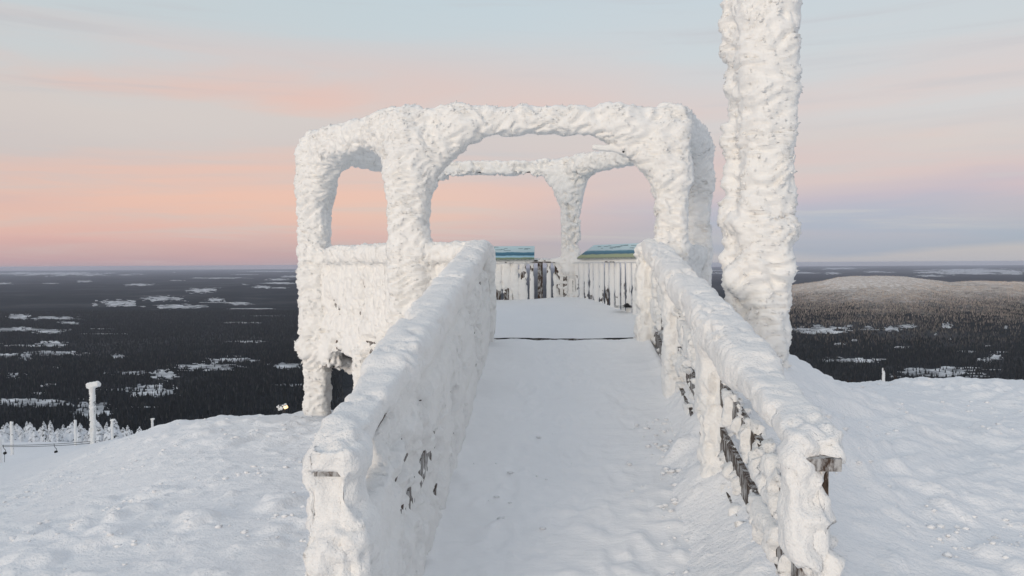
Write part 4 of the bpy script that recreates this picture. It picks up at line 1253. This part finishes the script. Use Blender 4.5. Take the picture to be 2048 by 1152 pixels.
def tow_bar(px, pyr, d, k, full, label):
    q = ray(px, pyr); x, z = q.x * d, EYE + q.z * d
    t = empty('tow_bar', (x, d, z)); tag(t, label, 'tow bar', 'tow bars of the drag lift')
    s = d / FPX
    pts = [np.array(p, float) * s for p in ((0, 0, 0), (0.6, 0, -5), (2.5, 0, -9), (5, 0, -11), (5.2, 0, -14))]
    Vs, Fs, n_ = [], [], 0
    for i in range(len(pts) - 1):
        v, f = tube_np(pts[i], pts[i + 1], 0.014, 0.014, 6); Vs.append(v); Fs.append(f[0] + n_); n_ += len(v)
    mobj('hanger_arm', mesh_np('hanger_arm', np.concatenate(Vs), np.concatenate(Fs)), M_STEEL, t)
    cx_, cz_ = 3.9 * s, -17.5 * s
    v, f = tube_np((cx_, -0.05, cz_), (cx_, 0.05, cz_), 2.9 * s, 2.9 * s, 14)
    mobj('spring_reel', mesh_np('spring_reel', v, f), M_RUBBER, t)
    if full:
        v, f = tube_np((3.0 * s, 0, -19 * s), (2.2 * s, 0, -43 * s), 0.012, 0.012, 6)
        mobj('drag_rope', mesh_np('drag_rope', v, f), M_STEEL, t)
tow_bar(6, 889.5, 40, 0, True, 'tow bar with a long drag rope at the left edge')
tow_bar(108, 887, 41, 1, False, 'tow bar with only its black spring reel, nearer the tallest pole')

# ------------------------------------------------------------------ lit lamp peeping over the snow bank
q = ray(568, 816); d = 14.0
x, z = q.x * d, EYE + q.z * d
zg = ground_at(x, d)
lamp = empty('ground_lamp', (x, d, zg - 0.1)); tag(lamp, 'small snow-capped lamp glowing amber behind the snow bank', 'lamp')
hz = z - zg + 0.1
v, f = tube_np((0, 0, 0), (0, 0, hz), 0.03, 0.03, 8)
mobj('stem', mesh_np('stem', v, f), M_STEEL, lamp)
m, nt, b = new_mat('amber_light')
nn = add_noise(nt, 12, 2)
rr2 = ramp_node(nt, nn.outputs['Fac'], [(0.3, (1.0, 0.5, 0.12)), (0.7, (1.0, 0.66, 0.24))])
nt.links.new(rr2.outputs[0], b.inputs['Emission Color']); b.inputs['Emission Strength'].default_value = 1.2
v, f = tube_np((0.02, -0.035, hz + 0.012), (0.075, -0.035, hz + 0.03), 0.03, 0.026, 10)
mobj('light', mesh_np('light', v, f), m, lamp)
cap_p = mobj('housing', boxes_mesh('housing', [(np.array([-0.03, 0.03, hz + 0.02]), np.eye(3), np.array([0.06, 0.04, 0.03]))]), M_STEEL, lamp)
make_rime([Prim('p', (-0.09, 0.02, hz - 0.0), (0.01, 0.01, hz + 0.035), 0.05, 0.03, 0.032, 0.05, (0, 0, 0), 'slat')], 0.012, {'p': cap_p}, M_RIME, 41, 0)

# ------------------------------------------------------------------ snow-laden spruces below the slope
def spruce_proto(seed, h=3.0, fat=0.28):
    rng = np.random.default_rng(seed)
    fol, snw = [], []
    n_br = 95
    def leaf(lst, root, d_, L_, w, th, lift):
        s = np.cross(d_, [0, 0, 1.0]); s /= np.linalg.norm(s)
        t = np.cross(s, d_)
        o = root + t * lift
        mid_ = o + d_ * L_ * .55 + t * (L_ * .10)
        tip = o + d_ * L_ - np.array([0, 0, L_ * .22])
        V = np.array([o, mid_ + s * w, mid_ - s * w, mid_ + t * th, tip, mid_ - t * th * .5])
        F = np.array([[0, 1, 3], [0, 3, 2], [4, 3, 1], [4, 2, 3], [0, 5, 1], [0, 2, 5], [4, 1, 5], [4, 5, 2]])
        lst.append((V, F))
    for k in range(n_br):
        t_ = (k + rng.random()) / n_br
        z = h * (0.06 + 0.90 * t_)
        a = k * 2.4 + rng.uniform(-.4, .4)
        L_ = (h * fat * (1 - t_) ** 0.8 + 0.10) * rng.uniform(.6, 1.15)
        droop = rng.uniform(-0.75, -0.2)
        d_ = np.array([math.cos(a), math.sin(a), droop]); d_ /= np.linalg.norm(d_)
        root = np.array([0, 0, z])
        leaf(fol, root, d_, L_, L_ * .24, L_ * .10, -0.02)
        if rng.random() < 0.93: leaf(snw, root, d_, L_ * rng.uniform(.85, 1.08), L_ * rng.uniform(.34, .5), L_ * rng.uniform(.28, .46), 0.045)
    for k in range(5):
        leaf(snw, np.array([0, 0, h * .93]), np.array([math.cos(k * 1.26) * .3, math.sin(k * 1.26) * .3, .95]), h * .10, .05, .05, 0)
    def mk(name, lst):
        V = np.concatenate([v for v, _ in lst]); F = np.concatenate([f + 6 * i for i, (_, f) in enumerate(lst)])
        return mesh_np(name, V, F, False)
    v, f = tube_np((0, 0, -0.2), (0, 0, h * .95), 0.05 * h / 3, 0.012, 7)
    return mesh_np('trunk', v, f), mk('crown', fol), mk('snow_load', snw)
protos = [spruce_proto(1, 3.0, .27), spruce_proto(2, 3.0, .44), spruce_proto(3, 3.0, .34), spruce_proto(4, 3.0, .52)]
rngt = np.random.default_rng(21)
spots = []
for px in np.concatenate([np.linspace(-15, 200, 34), np.linspace(192, 345, 20)]):
    px_ = px + rngt.uniform(-5, 5)
    d = rngt.uniform(88, 122)
    u = ray(px_, 870).x
    hgt = rngt.uniform(1.7, 3.4) if px_ < 190 else rngt.uniform(2.4, 4.4)
    spots.append((px_, u * d, d, hgt))
for k in range(12):
    px_ = rngt.uniform(0, 175); d = rngt.uniform(90, 100); spots.append((px_, ray(px_, 880).x * d, d, rngt.uniform(1.2, 2.0)))
spots.sort()
def ordinal(i):
    return '%d%s' % (i, 'th' if 10 <= i % 100 <= 20 else {1: 'st', 2: 'nd', 3: 'rd'}.get(i % 10, 'th'))
for i, (px_, x, y, hgt) in enumerate(spots):
    tr, cr, sn = protos[(i * 7 // 3) % 4 if hgt < 3 else (0, 2, 1)[i % 3]]
    s = hgt / 3.0
    t = empty('spruce_tree', (x, y, ground_at(x, y)))
    s *= 0.80; t.scale = (s * rngt.uniform(.75, 1.45), s * rngt.uniform(.8, 1.4), s); t.rotation_euler = (rngt.normal(0, .05), rngt.normal(0, .05), rngt.uniform(0, 6.28))
    size = 'tall' if hgt > 3.6 else ('small' if hgt < 1.8 else 'bushy')
    tag(t, '%s snow-laden spruce, %s tree from the left in the frosted row' % (size, ordinal(i + 1)), 'tree', 'snow-laden spruces below the ski slope')
    mobj('trunk', tr, M_BARK, t)
    c = mobj('crown', cr, M_NEEDLE, t)
    mobj('snow_load', sn, M_TREESNOW, c)

# ------------------------------------------------------------------ the cold air between here and the horizon
v, f = box_np(np.array([0, 0, (PLAIN - 6 + 9) / 2]), np.eye(3), np.array([R_FAR + 2000, R_FAR + 2000, (9 - (PLAIN - 6)) / 2]))
hz_m = bpy.data.materials.new('haze'); hz_m.use_nodes = True
nt = hz_m.node_tree; nt.nodes.clear()
o_ = nt.nodes.new('ShaderNodeOutputMaterial'); pv = nt.nodes.new('ShaderNodeVolumePrincipled')
pv.inputs['Color'].default_value = (0.74, 0.79, 0.94, 1); pv.inputs['Density'].default_value = 2.3e-5
nt.links.new(pv.outputs[0], o_.inputs['Volume'])
hz_o = mobj('haze', mesh_np('haze', v, f, False), hz_m)
tag(hz_o, 'thin blue winter haze over the lowland', None, None, 'stuff')
